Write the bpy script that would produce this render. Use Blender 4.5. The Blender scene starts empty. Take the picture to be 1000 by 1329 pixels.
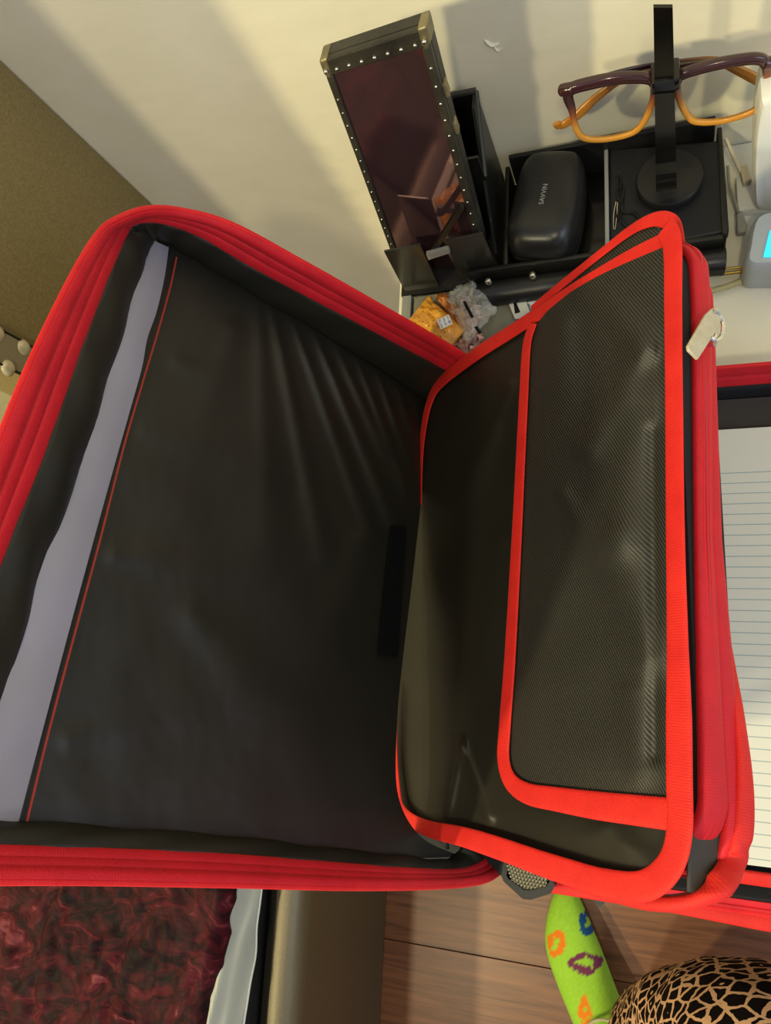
import bpy, bmesh, math, random
import numpy as np
from mathutils import Vector, Matrix, noise as mnoise

sc = bpy.context.scene
col = sc.collection
random.seed(4)

# ------------------------------------------------------------------ camera
F = 975.0                                    # focal length in pixels for a 1000 x 1329 frame
CX, CY = 500.0, 664.5
_X = np.array([4520100, -121875, -1662640.]); _X /= np.linalg.norm(_X)
_Y = np.array([240, -4400, 975.]); _Y /= np.linalg.norm(_Y)
_Z = -np.array([365, 236, 975.]); _Z /= np.linalg.norm(_Z)
ROT = np.array([_X, _Y, _Z])                 # image frame (right, down, forward) -> world
CAM = np.array([0.0, 0.0, 1.30])
cd = bpy.data.cameras.new('camera'); cam = bpy.data.objects.new('camera', cd); col.objects.link(cam)
r_ = ROT @ np.array([1, 0, 0.]); u_ = ROT @ np.array([0, -1, 0.]); b_ = ROT @ np.array([0, 0, -1.])
m = Matrix(((r_[0], u_[0], b_[0], CAM[0]), (r_[1], u_[1], b_[1], CAM[1]), (r_[2], u_[2], b_[2], CAM[2]), (0, 0, 0, 1)))
cam.matrix_world = m
cd.sensor_fit = 'VERTICAL'; cd.sensor_height = 24.0; cd.lens = 24.0 * F / 1329.0
cd.clip_start = 0.01
sc.camera = cam

# ------------------------------------------------------------------ world, lamps, exposure
wd = bpy.data.worlds.new('room_light'); sc.world = wd; wd.use_nodes = True
bg = wd.node_tree.nodes['Background']
bg.inputs[0].default_value = (0.78, 0.84, 0.96, 1); bg.inputs[1].default_value = 0.52

def lamp(name, loc, power, size, color, target=None, shape='SPHERE'):
    if shape == 'SPHERE':
        l = bpy.data.lights.new(name, 'POINT'); l.shadow_soft_size = size
    else:
        l = bpy.data.lights.new(name, 'AREA'); l.shape = 'RECTANGLE'; l.size, l.size_y = size
    l.energy = power; l.color = color
    o = bpy.data.objects.new(name, l); col.objects.link(o); o.location = loc
    if target is not None:
        o.rotation_euler = (Vector(target) - Vector(loc)).to_track_quat('-Z', 'Y').to_euler()
    return o
lamp('ceiling_bulb_far', (-1.38, -1.0, 2.10), 118, 0.045, (1.0, 0.87, 0.46))
lamp('ceiling_bulb_near', (-0.74, -1.0, 2.10), 50, 0.05, (1.0, 0.88, 0.54))
lamp('ceiling_bulb_right', (0.12, -0.62, 2.25), 26, 0.06, (1.0, 0.88, 0.55))
lamp('window_daylight', (1.5, -0.5, 1.7), 12, (0.9, 1.2), (0.72, 0.84, 1.0), (0, 0.1, 0.8), 'RECT')

sc.view_settings.view_transform = 'Standard'
sc.view_settings.look = 'None'
sc.view_settings.gamma = 1.0
sc.view_settings.use_curve_mapping = False
sc.view_settings.exposure = 0.0

# ------------------------------------------------------------------ geometry helpers
def ray(u, v): return ROT @ np.array([u - CX, v - CY, F])
def onz(u, v, z): d = ray(u, v); return CAM + d * (z - CAM[2]) / d[2]
def onx(u, v, x): d = ray(u, v); return CAM + d * (x - CAM[0]) / d[0]
def ony(u, v, y): d = ray(u, v); return CAM + d * (y - CAM[1]) / d[1]
def hit(o, n, u, v): d = ray(u, v); return CAM + d * (((o - CAM) @ n) / (d @ n))
def unit(a): a = np.asarray(a, float); return a / (np.linalg.norm(a) + 1e-12)

def catmull(pts, n, closed=False):
    P = np.asarray(pts, float); k = len(P)
    if closed:
        Q = np.vstack([P[-1], P, P[0], P[1]]); segs = k
    else:
        Q = np.vstack([2 * P[0] - P[1], P, 2 * P[-1] - P[-2]]); segs = k - 1
    out = []
    for s in range(segs):
        p0, p1, p2, p3 = Q[s], Q[s + 1], Q[s + 2], Q[s + 3]
        for i in range(12):
            t = i / 12.0
            out.append(.5 * ((2 * p1) + (-p0 + p2) * t + (2 * p0 - 5 * p1 + 4 * p2 - p3) * t * t + (-p0 + 3 * p1 - 3 * p2 + p3) * t ** 3))
    out.append(P[0] if closed else P[-1]); out = np.array(out)
    d = np.r_[0, np.cumsum(np.linalg.norm(np.diff(out, axis=0), axis=1))]
    t = np.linspace(0, d[-1], n + 1 if closed else n)
    res = np.array([np.interp(t, d, out[:, j]) for j in range(P.shape[1])]).T
    return res[:-1] if closed else res
def keyed(pts, per):
    """catmull with a fixed number of samples per key segment, so that curves stay matched"""
    P = np.asarray(pts, float); Q = np.vstack([2 * P[0] - P[1], P, 2 * P[-1] - P[-2]]); out = []
    for s in range(len(P) - 1):
        p0, p1, p2, p3 = Q[s], Q[s + 1], Q[s + 2], Q[s + 3]
        for i in range(per):
            t = i / per
            out.append(.5 * ((2 * p1) + (-p0 + p2) * t + (2 * p0 - 5 * p1 + 4 * p2 - p3) * t * t + (-p0 + 3 * p1 - 3 * p2 + p3) * t ** 3))
    out.append(P[-1]); return np.array(out)

class MB:
    def __init__(s): s.v = []; s.f = []; s.uv = {}
    def add(s, verts, faces, uvs=None):
        b = len(s.v); s.v += [tuple(map(float, p)) for p in verts]
        for f in faces: s.f.append(tuple(b + i for i in f))
        if uvs is not None:
            for i, q in enumerate(uvs): s.uv[b + i] = q
        return s
    def box(s, c, size, rz=0, R=None, bevel=0.0):
        bm = bmesh.new(); bmesh.ops.create_cube(bm, size=1)
        for v in bm.verts: v.co = Vector((v.co.x * size[0], v.co.y * size[1], v.co.z * size[2]))
        if bevel > 0:
            bmesh.ops.bevel(bm, geom=bm.edges[:], offset=bevel, segments=2, affect='EDGES', profile=.6)
        M = R if R is not None else Matrix.Rotation(rz, 3, 'Z')
        vs = [M @ v.co + Vector(c) for v in bm.verts]; bm.verts.index_update()
        s.add(vs, [[v.index for v in f.verts] for f in bm.faces]); bm.free(); return s
    def prism(s, poly, dvec):
        """extruded polygon: poly = list of 3-D points, dvec = extrusion vector"""
        n = len(poly); P = [np.asarray(p, float) for p in poly]; Q = [p + np.asarray(dvec) for p in P]
        fs = [tuple(range(n))[::-1], tuple(range(n, 2 * n))] + [(i, (i + 1) % n, n + (i + 1) % n, n + i) for i in range(n)]
        s.add(P + Q, fs); return s
    def tube(s, pts, r, seg=10, caps=True, up=None, flat=1.0, closed=False):
        """tube of radius r (number or list) along pts; with up and flat the section is an ellipse, flat = thickness ratio"""
        P = np.asarray(pts, float); n = len(P)
        if closed: T = np.roll(P, -1, 0) - np.roll(P, 1, 0)
        else: T = np.gradient(P, axis=0)
        vs = []; uvs = []; L = 0; ref = np.array([0, 0, 1.]) if up is None else None
        prev = None
        for i in range(n):
            t = unit(T[i])
            if up is not None:
                nn = up[i] if isinstance(up, (list, np.ndarray)) and np.ndim(up) == 2 else up
                nn = unit(nn - t * (nn @ t)); sd = np.cross(t, nn)
            else:
                if prev is None:
                    a = ref if abs(t @ ref) < .9 else np.array([1., 0, 0]); nn = unit(a - t * (a @ t))
                else: nn = unit(prev - t * (prev @ t))
                prev = nn; sd = np.cross(t, nn)
            rr = r[i] if hasattr(r, '__len__') else r
            if i: L += np.linalg.norm(P[i] - P[i - 1])
            for k in range(seg):
                a = 2 * math.pi * k / seg; ca, sa = math.cos(a), math.sin(a)
                if flat != 1.0:      # squarish flat section
                    ca = math.copysign(abs(ca) ** .6, ca); sa = math.copysign(abs(sa) ** .6, sa)
                vs.append(P[i] + sd * rr * ca + nn * rr * flat * sa); uvs.append((L, rr * ca))
        fs = []
        m = n if closed else n - 1
        for i in range(m):
            j = (i + 1) % n
            for k in range(seg): fs.append((i * seg + k, i * seg + (k + 1) % seg, j * seg + (k + 1) % seg, j * seg + k))
        if caps and not closed: fs += [tuple(range(seg))[::-1], tuple((n - 1) * seg + k for k in range(seg))]
        s.add(vs, fs, uvs); return s
    def grid(s, G, uv=None, thick=0.0, nrm=None):
        """G[i][j] 3-D grid; thick > 0 gives it a back"""
        G = np.asarray(G, float); a, b = G.shape[:2]
        fs = [(i * b + j, i * b + j + 1, (i + 1) * b + j + 1, (i + 1) * b + j) for i in range(a - 1) for j in range(b - 1)]
        V = G.reshape(-1, 3); UV = None if uv is None else np.asarray(uv).reshape(-1, 2).tolist()
        if thick <= 0: s.add(V, fs, UV); return s
        B = V - np.asarray(nrm) * thick; n = a * b
        fs2 = [tuple(n + q for q in f[::-1]) for f in fs]
        rim = [j for j in range(b)] + [i * b + b - 1 for i in range(1, a)] + [(a - 1) * b + j for j in range(b - 2, -1, -1)] + [i * b for i in range(a - 2, 0, -1)]
        fs3 = [(rim[(k + 1) % len(rim)], rim[k], n + rim[k], n + rim[(k + 1) % len(rim)]) for k in range(len(rim))]
        s.add(np.vstack([V, B]), fs + fs2 + fs3, None if UV is None else UV + UV); return s
    def lathe(s, prof, c, seg=32, axis=None):
        vs = []; fs = []; n = len(prof)
        for k in range(seg):
            a = 2 * math.pi * k / seg
            for r, z in prof: vs.append((c[0] + r * math.cos(a), c[1] + r * math.sin(a), c[2] + z))
        for k in range(seg):
            for i in range(n - 1): fs.append((k * n + i, ((k + 1) % seg) * n + i, ((k + 1) % seg) * n + i + 1, k * n + i + 1))
        fs.append(tuple(k * n for k in range(seg))[::-1]); fs.append(tuple(k * n + n - 1 for k in range(seg)))
        s.add(vs, fs); return s
    def build(s, name, mat, parent=None, smooth=True, autosmooth=None, fix=True):
        me = bpy.data.meshes.new(name)
        off = Vector((0, 0, 0))
        if parent is not None: off = Vector(parent['_w'])
        me.from_pydata([(x - off.x, y - off.y, z - off.z) for x, y, z in s.v], [], s.f)
        if s.uv:
            ul = me.uv_layers.new(name='UVMap')
            for lp in me.loops:
                q = s.uv.get(lp.vertex_index)
                if q is not None: ul.data[lp.index].uv = q
        if fix:
            bm = bmesh.new(); bm.from_mesh(me); bmesh.ops.recalc_face_normals(bm, faces=bm.faces); bm.to_mesh(me); bm.free()
        o = bpy.data.objects.new(name, me); col.objects.link(o)
        if isinstance(mat, (list, tuple)):
            for q in mat: me.materials.append(q)
        else: me.materials.append(mat)
        if smooth:
            me.polygons.foreach_set('use_smooth', [True] * len(me.polygons))
            me.set_sharp_from_angle(angle=math.radians(autosmooth or 38))
        if parent is not None: o.parent = parent
        o['_w'] = tuple(off)
        return o

def tag(o, label=None, cat=None, group=None, kind=None):
    if label: o['label'] = label
    if cat: o['category'] = cat
    if group: o['group'] = group
    if kind: o['kind'] = kind
    return o
def empty(name, loc, label=None, cat=None, group=None, kind=None):
    o = bpy.data.objects.new(name, None); col.objects.link(o); o.location = tuple(map(float, loc)); o['_w'] = tuple(map(float, loc))
    o.empty_display_size = .02
    return tag(o, label, cat, group, kind)

# ------------------------------------------------------------------ materials
def lin(c):
    if isinstance(c, str):
        c = tuple(int(c[i:i + 2], 16) / 255 for i in (0, 2, 4))
    return tuple((x / 12.92 if x <= .04045 else ((x + .055) / 1.055) ** 2.4) for x in c) + (1,)
class NT:
    def __init__(s, name):
        s.m = bpy.data.materials.new(name); s.m.use_nodes = True; s.t = s.m.node_tree; s.b = s.t.nodes['Principled BSDF']
    def n(s, typ, **kw):
        q = s.t.nodes.new(typ)
        for k, v in kw.items():
            if k in q.bl_rna.properties.keys() and k not in ('inputs',): setattr(q, k, v)
            else: q.inputs[k.replace('_', ' ')].default_value = v
        return q
    def l(s, a, b): s.t.links.new(a, b)
    def co(s, kind='Object', scale=(1, 1, 1), rot=(0, 0, 0)):
        t = s.t.nodes.new('ShaderNodeTexCoord'); mp = s.t.nodes.new('ShaderNodeMapping')
        mp.inputs['Scale'].default_value = scale; mp.inputs['Rotation'].default_value = rot
        s.l(t.outputs[kind], mp.inputs[0]); return mp.outputs[0]
    def ramp(s, fac, stops):
        r = s.t.nodes.new('ShaderNodeValToRGB'); e = r.color_ramp.elements
        while len(e) < len(stops): e.new(.5)
        for q, (p, c) in zip(e, stops): q.position = p; q.color = lin(c) if not (isinstance(c, tuple) and len(c) == 4) else c
        s.l(fac, r.inputs[0]); return r.outputs[0]
    def bump(s, h, strength=.3, dist=.001):
        b = s.t.nodes.new('ShaderNodeBump'); b.inputs['Strength'].default_value = strength; b.inputs['Distance'].default_value = dist
        old = s.b.inputs['Normal'].links
        if old: s.l(old[0].from_socket, b.inputs['Normal'])
        s.l(h, b.inputs['Height']); s.l(b.outputs[0], s.b.inputs['Normal'])
def mat(name, c, rough=.5, metal=0, bump=None, var=None, coat=0, spec=.5, sheen=0, trans=0, ior=1.45, emit=None, sheen_tint=None):
    q = NT(name); b = q.b
    b.inputs['Base Color'].default_value = lin(c); b.inputs['Roughness'].default_value = rough; b.inputs['Metallic'].default_value = metal
    b.inputs['Specular IOR Level'].default_value = spec; b.inputs['Coat Weight'].default_value = coat; b.inputs['Coat Roughness'].default_value = .06
    b.inputs['Sheen Weight'].default_value = sheen; b.inputs['IOR'].default_value = ior; b.inputs['Transmission Weight'].default_value = trans
    if sheen_tint: b.inputs['Sheen Tint'].default_value = lin(sheen_tint)
    if emit: b.inputs['Emission Color'].default_value = lin(emit[0]); b.inputs['Emission Strength'].default_value = emit[1]
    if bump or var:
        co = q.co()
    if bump:
        nz = q.n('ShaderNodeTexNoise', Scale=bump[0], Detail=4.0); q.l(co, nz.inputs['Vector']); q.bump(nz.outputs[0], bump[1], bump[2] if len(bump) > 2 else .0006)
    if var:
        nz = q.n('ShaderNodeTexNoise', Scale=var[0], Detail=5.0); q.l(co, nz.inputs['Vector'])
        q.l(q.ramp(nz.outputs[0], [(.3, c), (.7, var[1])]), b.inputs['Base Color'])
    return q.m

def fabric(name, c, rough, weave=1400, strength=.25, c2=None, sheen=.0, kind='UV', spec=.4, diag=False, ribs=None):
    q = NT(name); b = q.b; b.inputs['Roughness'].default_value = rough; b.inputs['Specular IOR Level'].default_value = spec
    b.inputs['Base Color'].default_value = lin(c); b.inputs['Sheen Weight'].default_value = sheen; b.inputs['Sheen Roughness'].default_value = .4
    co = q.co(kind)
    w1 = q.n('ShaderNodeTexWave', Scale=weave / 6.283 / 1.0, Distortion=.6); w1.bands_direction = 'X'; q.l(co, w1.inputs[0])
    w2 = q.n('ShaderNodeTexWave', Scale=weave / 6.283 / 1.0, Distortion=.6); w2.bands_direction = 'Y'; q.l(co, w2.inputs[0])
    mx = q.n('ShaderNodeMath', operation='MULTIPLY'); q.l(w1.outputs['Fac'], mx.inputs[0]); q.l(w2.outputs['Fac'], mx.inputs[1])
    q.bump(mx.outputs[0], strength, .0004)
    if c2:
        nz = q.n('ShaderNodeTexNoise', Scale=9.0, Detail=6.0); q.l(q.co('Object'), nz.inputs[0])
        q.l(q.ramp(nz.outputs[0], [(.35, c), (.7, c2)]), b.inputs['Base Color'])
    if ribs:
        cr = q.co(kind, rot=(0, 0, ribs[2]))
        w3 = q.n('ShaderNodeTexWave', Scale=ribs[0], Distortion=.7, Detail=2.0, **{}); w3.bands_direction = 'X'; q.l(cr, w3.inputs[0]); w3.inputs['Detail Scale'].default_value = 3
        q.l(q.ramp(w3.outputs['Fac'], [(.25, c), (.75, ribs[1])]), b.inputs['Base Color'])
        q.bump(w3.outputs['Fac'], .5, .0004)
    return q.m

M = {}
M['black_nylon'] = fabric('black_nylon', '1a1914', .46, 5200, .12, '211f19', spec=.36)
M['black_gusset'] = fabric('black_gusset', '191914', .5, 4200, .14, '232219')
M['black_leaf'] = fabric('black_leaf', '1a1914', .45, 5200, .10, '211f19', spec=.35)
M['twill'] = fabric('twill', '141412', .44, 3600, .25, spec=.5, ribs=(205, '34332e', math.radians(33)))
M['mesh_black'] = fabric('mesh_black', '15161b', .7, 2600, .5, spec=.3)
def redm(name, c, c2):
    q = NT(name); b = q.b; b.inputs['Roughness'].default_value = .62; b.inputs['Specular IOR Level'].default_value = .3
    b.inputs['Sheen Weight'].default_value = .12; b.inputs['Sheen Tint'].default_value = lin('ff8a70')
    co = q.co('Object'); nz = q.n('ShaderNodeTexNoise', Scale=60.0, Detail=6.0); q.l(co, nz.inputs[0])
    q.l(q.ramp(nz.outputs[0], [(.3, c), (.72, c2)]), b.inputs['Base Color'])
    n2 = q.n('ShaderNodeTexNoise', Scale=900.0, Detail=3.0); q.l(co, n2.inputs[0]); q.bump(n2.outputs[0], .35, .0006)
    w = q.n('ShaderNodeTexWave', Scale=260.0, Distortion=1.0); w.bands_direction = 'X'; q.l(q.co('UV'), w.inputs[0]); q.bump(w.outputs['Fac'], .18, .0004)
    return q.m
M['red'] = redm('red_binding', 'c01a18', 'cf241d')
M['red_deep'] = redm('red_zip_tape', 'b81224', 'c81826')
M['red_pipe'] = redm('red_piping', 'c4101c', 'd21c22')
M['stitch_dark'] = mat('stitch_dark', '4a0d10', .8)
M['stitch_red'] = mat('stitch_red', '8f2a20', .7)
M['strip'] = mat('lavender_plastic', '7f7d88', .42, bump=(30, .15, .002), var=(14, '8a8896'), spec=.4)
M['velcro'] = mat('velcro', '0d0e11', .95, bump=(1500, .8, .001), spec=.1)
M['cream_tag'] = mat('cream_enamel', 'b5ab92', .45, metal=.25, var=(200, 'c6bca4'))
M['chrome'] = mat('chrome', 'd8d6d2', .18, metal=1)
M['black_plastic'] = mat('black_plastic', '141411', .34, bump=(300, .06), spec=.5)
M['black_gloss'] = mat('black_gloss', '0c0c0b', .14, spec=.55, bump=(60, .03))
M['black_satin'] = mat('black_satin', '1b1b1c', .33, bump=(800, .12), spec=.5)
M['black_leather'] = mat('black_leather', '1a1b1d', .5, bump=(500, .3), spec=.4)
M['trunk_leather'] = mat('trunk_leather', '1f1e1b', .48, bump=(260, .4, .001), var=(40, '35332b'))
M['mirror'] = mat('dark_glass', '86646c', .06, metal=.85, spec=.9, bump=(25, .04, .002))
M['stud'] = mat('steel_stud', 'cfcbbd', .25, metal=1)
M['lip'] = mat('smoked_acrylic', '26241f', .24, bump=(300, .08), spec=.6)
M['nail'] = mat('pearl_nail', 'cfc4a2', .35, metal=.35)
M['brass'] = mat('aged_brass', '6f6a55', .45, metal=.6, var=(120, '948a66'))
M['white_desk'] = mat('white_desk', 'e3dfcd', .38, spec=.4, var=(3, 'dcd8c6'))
M['slab'] = mat('grey_green_plastic', '6b6a5c', .35, var=(120, '7a7969'), bump=(900, .1))
M['slab_edge'] = mat('grey_edge', '8b8c86', .45)
M['white_plastic'] = mat('white_plastic', 'd6d6d0', .3, spec=.5)
M['grey_plastic'] = mat('light_grey_plastic', 'a7aeb2', .35)
M['grey_cable'] = mat('grey_cable', '8d8c84', .5)
M['cream_cable'] = mat('cream_cable', 'c3b7a0', .5)
M['pink'] = mat('pink_block', 'b48e86', .6)
M['screen'] = mat('cyan_screen', '20c8f0', .3, emit=('2fd2f5', 1.0))
M['gold'] = mat('gold_metal', 'a88a45', .3, metal=.9)
M['clear_acetate'] = mat('clear_acetate', 'cfc79a', .15, trans=.55, ior=1.45)
M['skin'] = mat('skin', 'c69a80', .55)
M['mattress'] = mat('dark_mattress', '2b2a25', .8, bump=(400, .3))
M['sheer'] = mat('sheer', 'b9bbae', .6, trans=.0)
def wallmat():
    q = NT('plaster_wall'); b = q.b; b.inputs['Roughness'].default_value = .75; b.inputs['Specular IOR Level'].default_value = .25
    co = q.co(); nz = q.n('ShaderNodeTexNoise', Scale=18.0, Detail=8.0); q.l(co, nz.inputs[0])
    q.l(q.ramp(nz.outputs[0], [(.35, 'd9d3bc'), (.7, 'dfd9c4')]), b.inputs['Base Color'])
    n2 = q.n('ShaderNodeTexNoise', Scale=26.0, Detail=3.0, Roughness=.5); q.l(q.co(scale=(1, 1, 2.2), rot=(0, .6, 0)), n2.inputs[0])
    q.bump(n2.outputs[0], .18, .003)
    return q.m
M['wall'] = wallmat()
def hb():
    q = NT('olive_upholstery'); b = q.b; b.inputs['Roughness'].default_value = .6; b.inputs['Specular IOR Level'].default_value = .3
    co = q.co(); nz = q.n('ShaderNodeTexNoise', Scale=700.0, Detail=4.0); q.l(co, nz.inputs[0])
    q.l(q.ramp(nz.outputs[0], [(.35, '76673f'), (.7, '8b7b50')]), b.inputs['Base Color'])
    q.bump(nz.outputs[0], .4, .0006); return q.m
M['olive'] = hb()
M['olive_light'] = mat('cream_upholstery', 'a39c78', .6, bump=(300, .4), var=(300, 'b3ac86'))
def railm():
    q = NT('pewter_upholstery'); b = q.b; b.inputs['Roughness'].default_value = .40; b.inputs['Specular IOR Level'].default_value = .5; b.inputs['Metallic'].default_value = .55
    co = q.co(); nz = q.n('ShaderNodeTexNoise', Scale=900.0, Detail=5.0); q.l(co, nz.inputs[0])
    q.l(q.ramp(nz.outputs[0], [(.3, '625a46'), (.7, '7c725a')]), b.inputs['Base Color']); q.bump(nz.outputs[0], .3, .0005); return q.m
M['rail'] = railm()
def velvet():
    q = NT('crushed_velvet'); b = q.b; b.inputs['Roughness'].default_value = .6; b.inputs['Specular IOR Level'].default_value = .12
    b.inputs['Sheen Weight'].default_value = .22; b.inputs['Sheen Roughness'].default_value = .35; b.inputs['Sheen Tint'].default_value = lin('c06a72')
    co = q.co(rot=(0, 0, .5), scale=(1, 1.5, 1))
    n0 = q.n('ShaderNodeTexNoise', Scale=13.0, Detail=3.0); q.l(co, n0.inputs[0])
    ad = q.n('ShaderNodeMixRGB', blend_type='ADD'); ad.inputs[0].default_value = .09; q.l(co, ad.inputs[1]); q.l(n0.outputs['Color'], ad.inputs[2])
    n1 = q.n('ShaderNodeTexNoise', Scale=21.0, Detail=9.0, Roughness=.66, Distortion=1.1); q.l(ad.outputs[0], n1.inputs[0])
    q.l(q.ramp(n1.outputs[0], [(.40, '0e0307'), (.50, '2c080f'), (.60, '480f18'), (.80, '8f4e58')]), b.inputs['Base Color'])
    q.bump(n1.outputs[0], .7, .004); return q.m
M['velvet'] = velvet()
def wood():
    q = NT('laminate_wood'); b = q.b; b.inputs['Roughness'].default_value = .38; b.inputs['Specular IOR Level'].default_value = .4
    oi = q.t.nodes.new('ShaderNodeObjectInfo')
    co = q.co(scale=(2.2, 38, 1)); ad = q.n('ShaderNodeVectorMath', operation='ADD'); q.l(co, ad.inputs[0])
    ml = q.n('ShaderNodeMath', operation='MULTIPLY'); ml.inputs[1].default_value = 37.0; q.l(oi.outputs['Random'], ml.inputs[0]); q.l(ml.outputs[0], ad.inputs[1])
    n1 = q.n('ShaderNodeTexNoise', Scale=2.6, Detail=9.0, Roughness=.6, Distortion=.5); q.l(ad.outputs[0], n1.inputs[0])
    q.l(q.ramp(n1.outputs[0], [(.3, '54321f'), (.45, '70462d'), (.6, '825336'), (.75, '92603c')]), b.inputs['Base Color'])
    q.bump(n1.outputs[0], .12, .001); return q.m
M['wood'] = wood()
def leopard():
    q = NT('leopard_print'); b = q.b; b.inputs['Roughness'].default_value = .85; b.inputs['Specular IOR Level'].default_value = .1
    co = q.co('Object', scale=(50, 72, 72))
    nz = q.n('ShaderNodeTexNoise', Scale=1.4, Detail=2.0); q.l(co, nz.inputs[0])
    ad = q.n('ShaderNodeMixRGB', blend_type='ADD'); ad.inputs[0].default_value = .4; q.l(co, ad.inputs[1]); q.l(nz.outputs['Color'], ad.inputs[2])
    v = q.n('ShaderNodeTexVoronoi', Scale=1.0, Randomness=.75); v.feature = 'DISTANCE_TO_EDGE'; q.l(ad.outputs[0], v.inputs['Vector'])
    v2 = q.n('ShaderNodeTexVoronoi', Scale=1.0, Randomness=.75); q.l(ad.outputs[0], v2.inputs['Vector'])
    g = q.n('ShaderNodeMath', operation='GREATER_THAN'); g.inputs[1].default_value = .085; q.l(v.outputs['Distance'], g.inputs[0])
    # tan centre in some of the rosettes
    sep = q.n('ShaderNodeSeparateColor'); q.l(v2.outputs['Color'], sep.inputs[0])
    th = q.n('ShaderNodeMath', operation='MULTIPLY'); th.inputs[1].default_value = .30; q.l(sep.outputs[0], th.inputs[0])
    sb = q.n('ShaderNodeMath', operation='SUBTRACT'); sb.inputs[1].default_value = .10; q.l(th.outputs[0], sb.inputs[0])
    lt = q.n('ShaderNodeMath', operation='GREATER_THAN'); q.l(v2.outputs['Distance'], lt.inputs[0]); q.l(sb.outputs[0], lt.inputs[1])
    mu = q.n('ShaderNodeMath', operation='MULTIPLY'); q.l(g.outputs[0], mu.inputs[0]); q.l(lt.outputs[0], mu.inputs[1])
    n3 = q.n('ShaderNodeTexNoise', Scale=500.0); q.l(q.co('Object'), n3.inputs[0])
    mix = q.n('ShaderNodeMixRGB'); mix.inputs[1].default_value = lin('c79c7a'); mix.inputs[2].default_value = lin('0e0808'); q.l(mu.outputs[0], mix.inputs[0])
    q.l(mix.outputs[0], b.inputs['Base Color']); q.bump(n3.outputs[0], .4, .001); return q.m
M['leopard'] = leopard()
def vcol(name, rough=.8, bump=(1500, .5), spec=.3, alpha=None):
    q = NT(name); b = q.b; b.inputs['Roughness'].default_value = rough; b.inputs['Specular IOR Level'].default_value = spec
    a = q.t.nodes.new('ShaderNodeVertexColor'); a.layer_name = 'Col'; q.l(a.outputs[0], b.inputs['Base Color'])
    nz = q.n('ShaderNodeTexNoise', Scale=float(bump[0]), Detail=3.0); q.l(q.co(), nz.inputs[0]); q.bump(nz.outputs[0], bump[1], .0008)
    return q.m
M['sock'] = vcol('printed_knit'); M['frame_col'] = vcol('tortoise_acetate', .15, (50, .02), .6); M['wrapper_col'] = vcol('printed_wrapper', .25, (200, .5), .6)
def paint(o, fn):
    """vertex colours from a function of world position (sRGB hex or tuple)"""
    me = o.data; off = Vector(o['_w']) if o.parent else Vector((0, 0, 0))
    ca = me.color_attributes.new('Col', 'FLOAT_COLOR', 'POINT')
    for i, v in enumerate(me.vertices): ca.data[i].color = lin(fn(v.co + off))
def glassm(name, c, rough=.0, ior=1.05, alpha=1.0):
    q = NT(name); b = q.b; b.inputs['Base Color'].default_value = lin(c); b.inputs['Roughness'].default_value = rough
    b.inputs['Transmission Weight'].default_value = 1; b.inputs['IOR'].default_value = ior; return q.m
M['lens'] = glassm('lens_glass', 'fbfbf6', 0, 1.03)
def film(name, c, a):
    q = NT(name); b = q.b; b.inputs['Base Color'].default_value = lin(c); b.inputs['Roughness'].default_value = .15; b.inputs['Alpha'].default_value = a; return q.m
M['film'] = film('clear_film', 'c9c9c0', .38)
M['sheer'] = film('sheer_fabric', 'c6cabf', .68); M['sheer'].node_tree.nodes['Principled BSDF'].inputs['Roughness'].default_value = .7
def paperm():
    q = NT('ruled_paper'); b = q.b; b.inputs['Roughness'].default_value = .7; b.inputs['Specular IOR Level'].default_value = .2
    t = q.t.nodes.new('ShaderNodeTexCoord'); s = q.t.nodes.new('ShaderNodeSeparateXYZ'); q.l(t.outputs['Object'], s.inputs[0])
    def mth(op, a, v=None, c=None):
        k = q.t.nodes.new('ShaderNodeMath'); k.operation = op
        if hasattr(a, 'is_linked'): q.l(a, k.inputs[0])
        else: k.inputs[0].default_value = a
        if v is not None:
            if hasattr(v, 'is_linked'): q.l(v, k.inputs[1])
            else: k.inputs[1].default_value = v
        return k.outputs[0]
    # object origin is at the pad's top left corner; y runs down the page as negative
    yy = mth('MULTIPLY', s.outputs['Y'], -1.0)
    fr = mth('FRACT', mth('DIVIDE', mth('SUBTRACT', yy, .0305), .0071))
    line = mth('MULTIPLY', mth('LESS_THAN', fr, .085), mth('GREATER_THAN', yy, .030))
    mg = mth('LESS_THAN', mth('ABSOLUTE', mth('SUBTRACT', s.outputs['X'], PAD_MARGIN)), .00022)
    m1 = q.n('ShaderNodeMixRGB'); m1.inputs[1].default_value = lin('c9c9c4'); m1.inputs[2].default_value = lin('8fa0a6'); q.l(line, m1.inputs[0])
    m2 = q.n('ShaderNodeMixRGB'); m2.inputs[2].default_value = lin('a8847f'); q.l(mth('MULTIPLY', mg, mth('GREATER_THAN', yy, .262)), m2.inputs[0]); q.l(m1.outputs[0], m2.inputs[1])
    q.l(m2.outputs[0], b.inputs['Base Color'])
    nz = q.n('ShaderNodeTexNoise', Scale=12.0, Detail=2.0); q.l(t.outputs['Object'], nz.inputs[0]); q.bump(nz.outputs[0], .2, .003); return q.m

# ================================================================== THE SETTING
WY = 0.418
# back wall
b = MB(); b.box((-.2, WY + .05, 1.2), (4.6, .1, 2.4)); o = b.build('wall_back', M['wall'], None, smooth=False); tag(o, 'cream painted plaster wall with small chips behind the desk', None, kind='structure')
bl = MB(); bl.box((-2.55, -1.0, 1.2), (.1, 2.84, 2.4)); tag(bl.build('wall_left', M['wall'], None, smooth=False), 'cream wall beyond the bed', kind='structure')
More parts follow.
